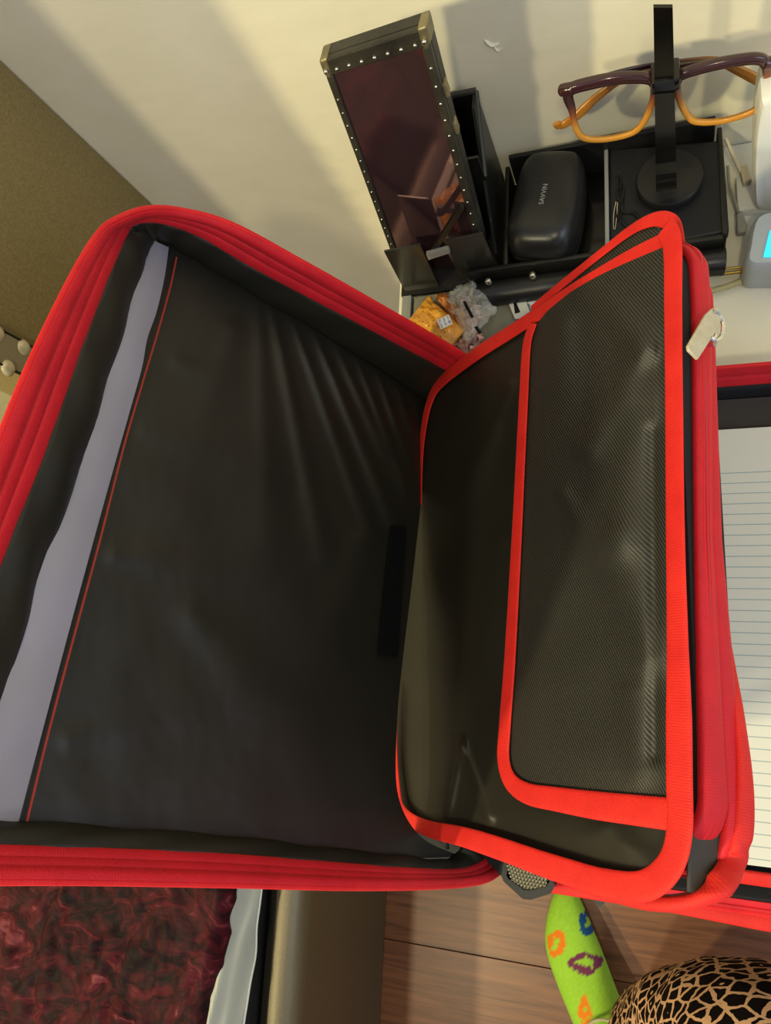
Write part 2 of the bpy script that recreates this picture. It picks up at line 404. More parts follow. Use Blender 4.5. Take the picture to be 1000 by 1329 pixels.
# chips in the plaster
chip_pts = [((628, 52), (648, 56), 6), ((640, 60), (652, 62), 3), ((655, 84), (672, 92), 1.5), ((668, 70), (678, 82), 1.3)]
bc = MB()
for (a, c, w) in chip_pts[:2]:
    P = catmull([ony(a[0], a[1], WY - .0003), ony((a[0] + c[0]) / 2, (a[1] + c[1]) / 2 + 5, WY - .0003), ony(c[0], c[1], WY - .0003)], 8)
    bc.tube(P, [.0003 + .0011 * math.sin(math.pi * i / 7) * w / 6 for i in range(8)], 6)
bc.build('plaster_chip', mat('chipped_plaster', 'dedac8', .6), o)
# floor of laminate planks
fl = MB(); fl.box((-.2, -.9, -.011), (4.6, 2.63, .014)); fo = fl.build('floor', mat('floor_bed', '2a1a10', .9), None, smooth=False)
tag(fo, 'brown wood laminate floor', None, kind='structure')
y0 = -.4225; w_pl = .145; pm = {}
for k in range(-9, 6):
    yc = y0 + w_pl * (k + .5)
    off = (-.95 + (k * .13) % .4)
    for j in range(-2, 3):
        x0, x1 = max(off + j * 1.3, -2.49), min(off + (j + 1) * 1.3, 1.9)
        if x1 - x0 < .05: continue
        bb = MB(); bb.box(((x0 + x1) / 2, yc, -.002), (x1 - x0 - .0012, w_pl - .0012, .004), bevel=.0006)
        bb.build('plank', M['wood'], fo, smooth=False)

# ================================================================== BED with headboard
bed = empty('bed', (-.95, -.6, 0), 'upholstered bed with olive winged headboard and pewter side rail left of the desk', 'bed')
# wing: outer side face x = -.435
w = MB(); w.box((-.462, .311, .72), (.054, .214, 1.44), bevel=.006)
wing = w.build('headboard_wing', M['olive'], bed); tag(wing, 'smooth olive headboard wing with a nailhead edge')
nb = MB(); nb.box((-.4335, .2125, .72), (.0035, .0235, 1.43), bevel=.0012)
nb.build('nailhead_band', mat('band_fabric', '8a7f62', .6, bump=(500, .5)), wing)
nb = MB()
for y in (.2245, .2005): nb.tube([(-.4322, y, .02), (-.4322, y, 1.43)], .0011, 6)
nb.build('band_seam', mat('dark_seam', '1b1712', .9), wing)
for j in range(26):
    for yy, dz in ((.2205, 0), (.2005, .010)):
        z = .80 + j * .0235 + dz
        if j > 9: continue
        s = MB(); s.lathe([(.0002, .0030), (.0030, .0026), (.0050, .0016), (.0062, .0)], (0, 0, 0), 14)
        s.v = [(-.4322 + z2, yy + x, z + y2) for x, y2, z2 in s.v]
        s.build('nailhead', M['nail'], wing)
w = MB(); w.box((-1.2, .385, .68), (1.45, .06, 1.3), bevel=.02)
w.build('headboard_panel', M['olive_light'], bed)
# side rail along y, outer face x=-.452
prof = []
xo, xi, zt = -.4515, -.4935, .335
for a in range(0, 10): t = a / 9 * math.pi / 2; prof.append((xo - .034 + .034 * math.cos(t), zt - .034 + .034 * math.sin(t)))
prof = [(xo, .004)] + [(xo, .1)] + prof + [(xi + .006, zt), (xi, zt - .006), (xi, .1), (xi, .004)]
ys = np.linspace(.19, -1.7, 40); G = [[(x, y, z) for (x, z) in prof] for y in ys]
r = MB(); r.grid(G); n = len(prof); r.f.append(tuple(range(n))); r.f.append(tuple((len(ys) - 1) * n + k for k in range(n)))
r.build('side_rail', M['rail'], bed)
r = MB(); r.box((-.96, -.76, .20), (.90, 1.92, .18), bevel=.01); r.build('bed_base', M['mattress'], bed)
r = MB(); r.box((-.985, -.76, .36), (.945, 1.90, .13), bevel=.02); tag(r.build('mattress', M['mattress'], bed), 'dark mattress edge')
for (x, y) in ((-.52, -1.6), (-1.4, -1.6), (-.52, .1), (-1.4, .1)):
    r = MB(); r.box((x, y, .055), (.05, .05, .11), bevel=.004); r.build('leg', M['mattress'], bed)
# crushed velvet spread: thick sheet with real folds
def vel(x, y):
    p = Vector((x * 9, y * 9, 0)); q = Vector((x * 34, y * 22, 3.1))
    r1 = Vector((x * 80, y * 60, 7.7))
    return .010 * mnoise.noise(p) + .007 * abs(mnoise.noise(q)) * 2 + .0028 * mnoise.noise(r1)
nx, ny = 230, 330; xs = np.linspace(-1.0, -.484, nx); ysv = np.linspace(.27, -.95, ny)
G = np.zeros((ny, nx, 3))
for i, y in enumerate(ysv):
    ex = -.497 - .0 + .006 * mnoise.noise(Vector((y * 14, 2, 0))) + (.0 if y > -.25 else -(-.25 - y) * .12)
    for j in range(nx):
        s = j / (nx - 1); x = -1.0 + (ex + 1.0) * s
        dd = ex - x
        z = .445 + vel(x, y) - (.022 * max(0, 1 - dd / .016) ** 2)
        G[i, j] = (x, y, z)
v = MB(); v.grid(G, thick=.004, nrm=(0, 0, 1)); vo = v.build('velvet_bedspread', M['velvet'])
tag(vo, 'maroon crushed velvet bedspread lying on the bed at lower left', 'bedspread')
# sheer sheet hanging out from below the spread, over the mattress edge
G = []
for i in range(90):
    t = i / 89; y = -.12 - .62 * t; row = []
    wob = .006 * math.sin(t * 34) + .004 * math.sin(t * 71 + 1)
    for j in range(22):
        s = j / 21
        x = -.514 - (t - .2) * .030 + s * (.027 + wob * .12)
        z = .446 + .002 * math.sin(s * 9 + t * 40) - .055 * s ** 1.8 + .0025 * math.sin(s * 16 + t * 22)
        row.append((x, y, z - .014))
    G.append(row)
sh = MB(); sh.grid(G, thick=.0008, nrm=(0.3, 0, 1))
so = sh.build('sheer_sheet', M['sheer']); tag(so, 'whitish sheer cloth edge poking out under the velvet bedspread', 'cloth')
sh = MB(); sh.tube([g[-1] for g in G], .0013, 6); tag(sh.build('rolled_hem', mat('hem_white', 'c6cac4', .6), so), 'whiter rolled hem')

# ================================================================== DESK
DZ = .74
desk = empty('desk', (.25, .15, 0), 'white desk against the cream wall, right of the bed', 'desk')
d = MB(); d.box((.30, .1545, DZ - .0125), (1.02, .525, .025), bevel=.002); d.build('desktop', M['white_desk'], desk)
for x, y in ((-.165, .39), (-.165, -.06), (.78, .39), (.78, -.06)):
    d = MB(); d.box((x, y, .3575), (.035, .035, .715), bevel=.002); d.build('leg', M['white_desk'], desk)
d = MB(); d.box((.3, .385, .665), (.93, .018, .09)); d.build('apron', M['white_desk'], desk)

# ================================================================== RED AND BLACK PORTFOLIO CASE
case = empty('portfolio_case', (-.18, .06, DZ), 'black fabric zip portfolio case with bright red trim, standing open on the desk', 'case')
# ---- frame of the raised left cover
H1 = onz(548, 508, .75); H2 = onz(585, 1110, .768)
Le = unit(H2 - H1); th = math.radians(68); Lw = np.array([-math.cos(th), 0, math.sin(th)]); Lw = unit(Lw - Le * (Lw @ Le)); Ln = np.cross(Lw, Le)
if Ln @ (CAM - H1) < 0: Ln = -Ln
def LC(u, v, h=0.0): return hit(H1 + Ln * h, Ln, u, v)
def LCloc(p): return (p - H1) @ Lw, (p - H1) @ Le
# matched curves: outer rim, red/black boundary, fabric edge (u, v, height)
RIM = [(650, 495, .058), (600, 459, .056), (500, 401, .050), (392, 340, .046), (300, 291, .040), (235, 273, .032), (190, 271, .030), (152, 284, .028), (127, 304, .026), (92, 362, .024), (42, 465, .022), (0, 567, .020), (-50, 700, .020), (-110, 870, .020), (-165, 1030, .020), (-185, 1110, .020), (-150, 1144, .020), (-60, 1144, .020), (100, 1144, .020), (300, 1148, .020), (450, 1152, .020), (560, 1151, .018), (622, 1145, .016), (650, 1130, .014), (664, 1106, .012)]
BND = [(615, 499, .036), (578, 478, .035), (460, 415, .030), (330, 346, .024), (262, 306, .022), (215, 288, .020), (185, 285, .018), (168, 291, .014), (162, 302, .012), (140, 352, .011), (100, 457, .010), (56, 582, .010), (3, 715, .010), (-65, 890, .010), (-125, 1020, .010), (-138, 1080, .010), (-110, 1100, .010), (-50, 1100, .010), (100, 1104, .010), (280, 1111, .010), (440, 1123, .010), (540, 1130, .010), (594, 1130, .009), (622, 1120, .008), (634, 1104, .006)]
FLR = [(585, 535), (550, 516), (432, 440), (330, 381), (262, 340), (222, 316), (206, 309), (200, 308), (196, 313), (180, 360), (147, 462), (108, 590), (50, 745), (0, 908), (-55, 1040), (-62, 1062), (-40, 1066), (0, 1067), (150, 1078), (300, 1089), (420, 1103), (520, 1113), (570, 1119), (590, 1110), (598, 1098)]
FLR = [(a, c, 0.0) for a, c in FLR]
PER = 8
def curve3(K): return np.array([LC(*q) for q in keyed(K, PER)])
rim3, bnd3, flr3 = curve3(RIM), curve3(BND), curve3(FLR)
NC = len(rim3)
# fabric floor as Coons patch in image space, then laid onto the plane with real wrinkles
def coons(T, Rr, B, Lf, nu, nv):
    T = catmull(T, nu); B = catmull(B, nu); Lf = catmull(Lf, nv); Rr = catmull(Rr, nv)
    G = np.zeros((nv, nu, 2))
    for i in range(nv):
        v = i / (nv - 1)
        for j in range(nu):
            u = j / (nu - 1)
            G[i, j] = (1 - v) * T[j] + v * B[j] + (1 - u) * Lf[i] + u * Rr[i] - ((1 - u) * (1 - v) * T[0] + u * (1 - v) * T[-1] + (1 - u) * v * B[0] + u * v * B[-1])
    return G
def ridge(px, a, b_, width, amp, taper=True, one=False):
    """height of a fold running from a to b_ (px coordinates of the plane), gaussian across"""
    a = np.array(a, float); b_ = np.array(b_, float); d = b_ - a; L2 = d @ d
    rel = px - a; t = (rel @ d) / L2; tc = np.clip(t, 0, 1)
    q = rel - tc[..., None] * d
    dist = np.sqrt((q ** 2).sum(-1))
    sgn = np.sign(rel[..., 0] * d[1] - rel[..., 1] * d[0]) if one else 1
    w = width * (.5 + .9 * tc) if taper else width
    h = amp * np.exp(-(dist / w) ** 2)
    if taper: h = h * (1 - .55 * tc)
    return h
Gp = coons([(206, 309), (222, 316), (262, 340), (330, 381), (432, 440), (550, 516), (566, 520)],
           [(566, 520), (548, 640), (534, 760), (522, 860), (515, 940), (516, 1030), (545, 1085), (598, 1112)],
           [(-62, 1062), (0, 1067), (150, 1078), (300, 1089), (420, 1103), (520, 1113), (598, 1112)],
           [(206, 309), (180, 360), (147, 462), (108, 590), (50, 745), (0, 908), (-62, 1062)], 190, 230)
H = np.zeros(Gp.shape[:2])
for a, b2, wd_, am in [((352, 396), (420, 720), 11, .0034), ((378, 410), (480, 690), 8, .0030), ((405, 424), (520, 700), 8, .0034), ((432, 440), (500, 590), 6, .0028), ((460, 456), (530, 640), 6, .0026),
                       ((486, 474), (532, 600), 5, .0024), ((512, 490), (540, 580), 5, .0020), ((335, 386), (350, 700), 14, .0020), ((300, 430), (240, 640), 30, .0016), ((230, 470), (350, 520), 20, .0010),
                       ((190, 560), (330, 590), 22, .0011), ((150, 720), (330, 740), 25, .0012), ((470, 700), (380, 960), 34, .0018), ((250, 800), (420, 1000), 40, .0016), ((90, 960), (330, 900), 30, .0012)]:
    H += ridge(Gp, a, b2, wd_, am)
H += np.array([[.0009 * mnoise.noise(Vector((p[0] / 60, p[1] / 80, 1.3))) + .00012 * mnoise.noise(Vector((p[0] / 15, p[1] / 22, 4.3))) for p in row] for row in Gp])
# the middle of the cover sags a little
edge = np.minimum(1, np.minimum(np.arange(230)[:, None] / 14, 1)) * np.minimum(1, np.arange(190)[None, ::-1] / 12)
H = H * edge
G3 = np.array([[LC(Gp[i, j, 0], Gp[i, j, 1], H[i, j]) for j in range(Gp.shape[1])] for i in range(Gp.shape[0])])
UV = np.stack([(G3 - H1) @ Lw, (G3 - H1) @ Le], -1)
f_ = MB(); f_.grid(G3, uv=UV, thick=.004, nrm=Ln)
lcov = f_.build('left_cover', M['black_nylon'], case); tag(lcov, 'raised left cover lined with wrinkled black fabric')
# gusset and zip tape lofts
def loft(A, B, n, fn=None, uvs=True):
    G = np.zeros((len(A), n, 3)); U = np.zeros((len(A), n, 2)); L = 0
    for i in range(len(A)):
        if i: L += np.linalg.norm(A[i] - A[i - 1])
        T = unit(A[min(i + 1, len(A) - 1)] - A[max(i - 1, 0)]); S = B[i] - A[i]; nn = unit(np.cross(T, S)); ww = np.linalg.norm(S)
        if nn @ (CAM - A[i]) < 0: nn = -nn
        for j in range(n):
            s = j / (n - 1); G[i, j] = A[i] + S * s + nn * (fn(s, i) if fn else 0); U[i, j] = (L, s * ww)
    return G, U
gx = MB(); G, U = loft(flr3, bnd3, 10, lambda s, i: .0022 * math.sin(math.pi * s) * (1 + .12 * math.sin(i * .23)) + .0006 * math.sin(i * .9 + s * 5))
gx.grid(G, uv=U); go = gx.build('gusset', M['black_gusset'], lcov); go.modifiers.new('solid', 'SOLIDIFY').thickness = .0015; tag(go, 'black gusset wall around the left cover')
def bands(s, i):
    h = .0007 + .0006 * math.sin(math.pi * min(1, s / .33)) if s < .33 else (.0007 + .0006 * math.sin(math.pi * (s - .33) / .33) if s < .66 else .0010 + .0012 * math.sin(math.pi * (s - .66) / .34))
    for g in (.33, .62):
        h -= .0012 * math.exp(-((s - g) / .03) ** 2)
    return h
gx = MB(); G, U = loft(bnd3, rim3, 34, bands); gx.grid(G, uv=U); zo = gx.build('zip_tape', M['red_deep'], lcov); zo.modifiers.new('solid', 'SOLIDIFY').thickness = -.0012
for g in (.33, .62):
    st = MB(); G1, _ = loft(bnd3, rim3, 51, bands); P = G1[:, int(round(g * 50))]
    st.tube(P, .00055, 6); st.build('stitch_seam', M['stitch_dark'], zo)
gx = MB(); P = np.array(rim3); gx.tube(P, .0017, 10); gx.build('piping', M['red_pipe'], lcov)
# lavender clear-plastic strip and red stitched pocket edge
SL = [(199, 312), (180, 362), (147, 464), (108, 592), (50, 747), (1, 908), (-60, 1060)]
SR = [(219, 321), (213, 362), (203, 405), (191, 440), (184, 478), (168, 535), (144, 620), (104, 765), (60, 930), (24, 1067)]
A = catmull(SL, 120); Bq = catmull(SR, 120)
G = np.array([[LC(*(A[i] + (Bq[i] - A[i]) * s), .0014 + .0012 * math.sin(math.pi * s) + .0008 * math.sin(i * .21)) for s in np.linspace(0, 1, 12)] for i in range(120)])
gx = MB(); gx.grid(G, thick=.001, nrm=Ln); tag(gx.build('plastic_strip', M['strip'], lcov), 'lavender grey plastic strip along the left edge')
P = [LC(u, v, .0032) for u, v in catmull([(229, 334), (221, 372), (205, 430), (184, 500), (160, 582), (130, 700), (95, 830), (62, 955), (35, 1066)], 260)]
gx = MB(); gx.tube(P, .00055, 6); tag(gx.build('stitched_edge', M['stitch_red'], lcov), 'thin red stitched line beside the strip')
# velcro by the hinge
G = coons([(508, 682), (527, 685)], [(527, 685), (516, 852)], [(492, 850), (516, 852)], [(508, 682), (492, 850)], 8, 30)
gx = MB(); gx.grid(np.array([[LC(p[0], p[1], .0035) for p in row] for row in G]), thick=.0012, nrm=Ln)
gx.build('hook_fastener', M['velcro'], lcov)

# ---- frame of the raised pocket leaf
A0 = np.array([-.186, .243, .745]); Rw = unit([.194, .012, .173]); Re = np.array([-.002, -.34, .016]); Re = unit(Re - Rw * (Re @ Rw)); Rn = np.cross(Rw, Re)
if Rn @ (CAM - A0) < 0: Rn = -Rn
def RL(u, v, h=0.0): return hit(A0 + Rn * h, Rn, u, v)
def RP(w, e, n): return A0 + Rw * w + Re * e + Rn * n
def rsheet(name, T, R_, B, L_, nu, nv, base, hf, mt, parent, thick=.002):
    Gp = coons(T, R_, B, L_, nu, nv); fu = np.minimum(1, np.minimum(np.arange(nu), np.arange(nu)[::-1]) / (nu * .09))[None, :]; fv = np.minimum(1, np.minimum(np.arange(nv), np.arange(nv)[::-1]) / (nv * .06))[:, None]; Hh = base + hf(Gp) * (fu * fv)
    G = np.array([[RL(Gp[i, j, 0], Gp[i, j, 1], Hh[i, j]) for j in range(nu)] for i in range(nv)])
    UV = np.stack([(G - A0) @ Rw, (G - A0) @ Re], -1)
    gx = MB(); gx.grid(G, uv=UV, thick=thick, nrm=Rn); return gx.build(name, mt, parent)
def nz(G, sx, sy, amp, seed): return np.array([[amp * mnoise.noise(Vector((p[0] / sx, p[1] / sy, seed))) for p in row] for row in G])
leaf = rsheet('pocket_leaf', [(557, 522), (575, 492), (620, 458), (700, 410), (780, 355), (850, 318), (874, 308)], [(874, 308), (880, 500), (882, 900), (888, 1090), (875, 1135)],
              [(515, 1050), (530, 1062), (600, 1083), (700, 1110), (790, 1140), (845, 1150), (875, 1135)], [(557, 522), (546, 600), (535, 700), (522, 800), (514, 900), (511, 980), (515, 1050)],
              130, 170, 0.0, lambda G: ridge(G, (597, 962), (634, 1062), 7, .0032, False) + ridge(G, (599, 962), (580, 1055), 6, .0022, False) + ridge(G, (640, 560), (560, 760), 26, .0024) + ridge(G, (665, 500), (600, 640), 10, .0012)
              + ridge(G, (790, 1075), (840, 1130), 20, .003, False) + ridge(G, (650, 700), (600, 950), 30, .0016) + nz(G, 50, 70, .0012, 2.2), M['black_leaf'], case, .0025)
tag(leaf, 'raised black inner leaf with a pocket, bound in red')
pk = rsheet('pocket', [(690, 428), (722, 392), (780, 356), (866, 318)], [(866, 318), (868, 500), (870, 800), (872, 1045)], [(662, 1000), (680, 1026), (720, 1036), (790, 1042), (872, 1045)], [(690, 428), (680, 600), (669, 800), (658, 920), (662, 1000)],
            130, 230, .0030, lambda G: ridge(G, (780, 385), (832, 450), 24, .0030, False) + ridge(G, (832, 450), (765, 580), 20, .0042, False) + ridge(G, (820, 520), (800, 700), 30, .0045, False) + ridge(G, (800, 700), (845, 850), 32, .0045, False)
            + ridge(G, (730, 420), (720, 620), 34, .0030) + ridge(G, (730, 640), (800, 760), 20, .0022) + ridge(G, (848, 560), (850, 980), 10, -.002, False) + ridge(G, (820, 900), (830, 1010), 20, .002, False) + nz(G, 60, 90, .0016, 5.5), M['twill'], leaf, .0015)
tag(pk, 'ribbed charcoal pocket panel')
def rtrim(name, pts, px_w, h, mt, parent, n=90, wlist=None, flat=.16, lab=None, wob=.0):
    q = catmull(pts, n); P = np.array([RL(u, v, h + wob * math.sin(i * .5)) for i, (u, v) in enumerate(q)])
    W = wlist if wlist is not None else None
    if W is None: rr = px_w / 2
    else: rr = list(np.interp(np.linspace(0, 1, n), np.linspace(0, 1, len(W)), W) / 2)
    gx = MB(); gx.tube(P, rr, 14, up=Rn, flat=flat); o = gx.build(name, mt, parent, autosmooth=60)
    if lab: tag(o, lab)
    return o
# back sheet of the leaf: a sliver of twill and a second binding above the front one
bs = rsheet('back_sheet', [(735, 372), (770, 340), (815, 304), (850, 290)], [(850, 290), (862, 310), (866, 330)], [(740, 385), (780, 362), (820, 340), (866, 330)], [(735, 372), (740, 385)], 40, 12, -.0045, lambda G: nz(G, 30, 30, .0006, 1.1), M['twill'], leaf, .001)
rtrim('back_binding', [(690, 401), (740, 360), (785, 324), (815, 301), (838, 288), (858, 284), (874, 293), (880, 320)], .0082, -.0035, M['red'], leaf, 70, wlist=[.006, .0065, .0062, .0062, .0070, .0090, .0085], flat=.2)
rtrim('top_binding', [(546, 655), (546, 600), (549, 560), (557, 522), (573, 495), (620, 458), (668, 427), (712, 398), (760, 366), (815, 334), (862, 312)], .0105, .0022, M['red'], leaf, 130, wlist=[.0025, .0052, .0085, .0110, .0120, .0115, .0112, .0105, .0090, .0092, .0102])
rtrim('edge_binding', [(863, 296), (872, 318), (873, 400), (874, 500), (876, 700), (880, 900), (881, 1010), (881, 1080), (868, 1124), (835, 1150), (785, 1146), (740, 1133), (700, 1120), (650, 1102), (600, 1086), (560, 1077), (535, 1066), (520, 1050), (515, 1025), (512, 980), (513, 930), (516, 890)],
      .0105, .0050, M['red'], leaf, 240, wlist=[.0120, .0112, .0106, .0106, .0106, .0110, .0120, .0140, .0140, .0130, .0125, .0125, .0120, .0095, .0075, .0030])
rtrim('pocket_binding', [(691, 420), (683, 450), (679, 520), (675, 600), (669, 720), (661, 860), (655, 940), (653, 985), (662, 1014), (684, 1030), (720, 1037), (770, 1045), (820, 1051), (872, 1057)],
      .0092, .0046, M['red'], leaf, 150, wlist=[.0086, .0090, .0092, .0098, .0102, .0106, .0110, .0130, .0135])
# ---- the zipped compartment behind the leaf
OW = .262
def rrect(w0, w1, e0, e1, rad, n, per=8):
    """rounded outer half of a rectangle in leaf coordinates: hinge-top -> outer edge -> hinge-bottom"""
    P = [(w0, e0)]
    for k in range(per + 1): a = -math.pi / 2 + k / per * math.pi / 2; P.append((w1 - rad + rad * math.cos(a), e0 + rad + rad * math.sin(a)))
    for e in np.linspace(e0 + rad, e1 - rad, 16)[1:-1]: P.append((w1, e))
    for k in range(per + 1): a = k / per * math.pi / 2; P.append((w1 - rad + rad * math.cos(a), e1 - rad + rad * math.sin(a)))
    P.append((w0, e1)); return [(a, e_, n) for a, e_ in P]
R1 = catmull(rrect(.225, OW - .002, .0110, .319, .022, 0), 220)
def ringP(R, n, shrink=0.0):
    c = np.array([.13, .17]); out = []
    for a, e_, _ in R:
        d = np.array([a, e_]) - c; q = c + d * (1 - shrink); out.append(RP(q[0], q[1], n(e_) if callable(n) else n))
    return np.array(out)
# black body
RB = catmull(rrect(.02, OW - .002, .0125, .319, .022, 0), 220)
gx = MB(); G = []
for n_, s_ in ((-.004, .03), (-.0045, .012), (-.010, .008), (-.030, .012), (-.031, .03)): G.append(ringP(RB, n_, s_))
G = np.array(G).transpose(1, 0, 2); gx.grid(G)
k = len(R1); gx.f.append(tuple(i * 5 for i in range(k))); gx.f.append(tuple(i * 5 + 4 for i in range(k)))
zp = gx.build('zipped_compartment', M['mesh_black'], case); tag(zp, 'black zipped compartment with red zipper tape behind the leaf')
up1 = np.array([unit(ringP(R1[i:i + 1], 0, -.1)[0] - ringP(R1[i:i + 1], 0, 0)[0]) for i in range(len(R1))])
nA = lambda e_: float(np.interp(e_, [0, .06, .18, .30], [-.0205, -.0200, -.0130, -.0105]))
hA = lambda e_: float(np.interp(e_, [0, .06, .18, .28, .32], [.0066, .0064, .0054, .0072, .0085]))
gx = MB(); gx.tube(ringP(R1, nA), [hA(q[1]) for q in R1], 16, up=up1, flat=.42); ta = gx.build('front_zip_tape', M['red_deep'], zp, autosmooth=60)
for dn in (-.0022, .0016):
    gx = MB(); gx.tube(ringP(R1, lambda e_: nA(e_) + dn, -.0155), .0007, 6); gx.build('tape_seam', M['red_pipe'], ta)
# zipper teeth on the tape, far too small to pick apart
gx = MB(); T = ringP(catmull(R1, 700), lambda e_: nA(e_) - .0004, -.0150)
for i in range(4, 690):
    t = unit(T[i + 1] - T[i - 1] if i < 699 else T[i] - T[i - 1]); nn = Rn; ou = unit(np.cross(t, nn))
    R = Matrix(((t[0], nn[0], ou[0]), (t[1], nn[1], ou[1]), (t[2], nn[2], ou[2])))
    gx.box(T[i], (.0005, .0016, .0012), R=R)
tag(gx.build('zip_teeth', mat('red_teeth', 'b51230', .45), ta, smooth=False), kind='stuff')
R0 = R1; R2 = catmull(rrect(.225, OW - .0035, .022, .332, .024, 0), 220)
nB = lambda e_: float(np.interp(e_, [0, .06, .18, .29], [-.0285, -.0280, -.0225, -.0250]))
gx = MB(); gx.tube(ringP(R2, nB, .0), [float(np.interp(q[1], [0, .1, .18, .29], [.0030, .0036, .0044, .0062])) for q in R2], 14, up=up1, flat=.5); gx.build('back_zip_tape', M['red_deep'], zp, autosmooth=60)
# outer binding at the foot, sweeping under the compartment
def RO(u, v, w_): return hit(RP(w_, 0, 0), Rw, u, v)
P = catmull([RO(941, 800, .2540), RO(950, 870, .2580), RO(958, 930, .261), RO(964, 990, .262), RO(965, 1040, .262), RO(961, 1085, .261), RO(950, 1120, .257), RL(934, 1148, -.014), RL(905, 1166, -.010), RL(870, 1172, -.008), RL(830, 1168, -.008), RL(760, 1150, -.007)], 120)
gx = MB(); gx.tube(P, list(np.interp(np.linspace(0, 1, 120), [0, .2, .4, .6, .8, 1], [.0004, .0026, .0044, .0056, .0060, .0050])), 14, up=-Re + Rw * .6, flat=.6); gx.build('foot_binding', M['red'], zp, autosmooth=60)
# mesh gore between the tapes and the foot binding
P1 = catmull([RO(893, 1078, .2560), RO(912, 1082, .2560), RO(935, 1078, .2560), RO(960, 1060, .2560)], 20); P2 = catmull([RO(893, 1158, .2520), RO(912, 1160, .2520), RO(930, 1156, .2520), RO(956, 1120, .2520)], 20)
gx = MB(); gx.grid([[P1[i] + (P2[i] - P1[i]) * s for s in np.linspace(0, 1, 10)] for i in range(20)]); g_ = gx.build('mesh_gore', fabric('grey_mesh', '34352f', .55, 3000, .5, kind='Object'), zp); g_.modifiers.new('solid', 'SOLIDIFY').thickness = .001
# puller
pl = MB(); cs = [(927, 400), (935, 410), (928, 428), (902, 468), (890, 456), (889, 450), (912, 410), (920, 402)]
pl.prism([RO(u, v, .2720) for u, v in cs], Rw * .0016); tg = pl.build('zip_puller', M['cream_tag'], zp, autosmooth=30); tag(tg, 'cream metal zip puller')
bv = tg.modifiers.new('bevel', 'BEVEL'); bv.width = .0004; bv.segments = 2
pl = MB(); pl.tube([RO(u, v, .2735) for u, v in catmull([(924, 404), (932, 407), (938, 420), (936, 435), (928, 442), (922, 438)], 24)], .0011, 8); pl.build('ring', M['chrome'], tg)
pl = MB(); pl.box(RO(923, 442, .268), (.005, .004, .008), bevel=.001); pl.build('slider', M['chrome'], tg)

# ---- right cover lying on the desk
RX0, RX1, RY0, RY1 = -.175, .125, -.128, .215
rc = MB(); rc.box(((RX0 + RX1) / 2, (RY0 + RY1) / 2, .7445), (RX1 - RX0, RY1 - RY0, .007), bevel=.003); rco = rc.build('right_cover', M['mesh_black'], case); tag(rco, 'right cover lying flat on the desk under the notepad')
def wallpath(inset, z):
    P = []
    x1, y0_, y1_ = RX1 - inset, RY0 + inset, RY1 - inset; rd = .022
    P.append((-.115, y1_))
    for k in range(9): a = math.pi / 2 - k / 8 * math.pi / 2; P.append((x1 - rd + rd * math.cos(a), y1_ - rd + rd * math.sin(a)))
    for k in range(9): a = -k / 8 * math.pi / 2; P.append((x1 - rd + rd * math.cos(a), y0_ + rd + rd * math.sin(a)))
    P.append((-.085, y0_)); return np.array([(x, y, z(y) if callable(z) else z) for x, y in P])
def hgt(lo, hi): return lambda y: lo + (hi - lo) * min(1, max(0, (y - RY0) / (RY1 - RY0)))
a_ = catmull(wallpath(.016, .748), 160); b_2 = catmull(wallpath(.008, hgt(.752, .772)), 160); c_ = catmull(wallpath(.001, hgt(.752, .787)), 160)
gx = MB(); G, U = loft(a_, b_2, 6); gx.grid(G, uv=U); q = gx.build('gusset', M['mesh_black'], rco); q.modifiers.new('solid', 'SOLIDIFY').thickness = .0015
gx = MB(); G, U = loft(b_2, c_, 16, lambda s, i: .001 - .001 * math.exp(-((s - .5) / .08) ** 2)); gx.grid(G, uv=U); q = gx.build('zip_tape', M['red_deep'], rco); q.modifiers.new('solid', 'SOLIDIFY').thickness = .0014
gx = MB(); gx.tube(c_, .0016, 8); gx.build('piping', M['red_pipe'], rco)
# bottom edge binding of the right cover (flat red band), with an inner red band beside the pad
P = catmull([(-.088, -.1285, .748), (-.06, -.1290, .747), (0, -.1300, .7475), (.056, -.1325, .7475), (.10, -.132, .7475)], 60)
gx = MB(); gx.tube(P, .0052, 12, up=np.array([0, 0, 1.]), flat=.4); gx.build('bottom_binding', M['red'], rco, autosmooth=60)
P = catmull([(-.05, -.104, .757), (0, -.1055, .7575), (.06, -.1065, .7575), (.11, -.106, .757)], 40)
gx = MB(); gx.tube(P, .0045, 12, up=np.array([0, -.4, 1.]), flat=.4); gx.build('inner_binding', M['red'], rco, autosmooth=60)
# grey pocket edge above the pad
gx = MB(); gx.box((-.01, .186, .7585), (.25, .030, .0015), R=Matrix.Rotation(math.radians(10), 3, 'X')); gx.build('pad_pocket', fabric('grey_brown_mesh', '2f2b2a', .7, 2400, .5, kind='Object'), rco, smooth=False)
# spine joining the two covers at the hinge
gx = MB(); G = []
for t in np.linspace(0, 1, 24):
    top = RP(-.004, .0 + .34 * t, -.003); l_ = H1 + Le * (.345 * t) - Ln * .006 + Lw * -.002
    low = np.array([(top[0] + l_[0]) / 2, (top[1] + l_[1]) / 2, .7425]); G.append([top + (0, 0, -.002), (top * .4 + low * .6), low, (l_ * .4 + low * .6), l_])
gx.grid(G); q = gx.build('spine', M['black_gusset'], case); q.modifiers.new('solid', 'SOLIDIFY').thickness = .003
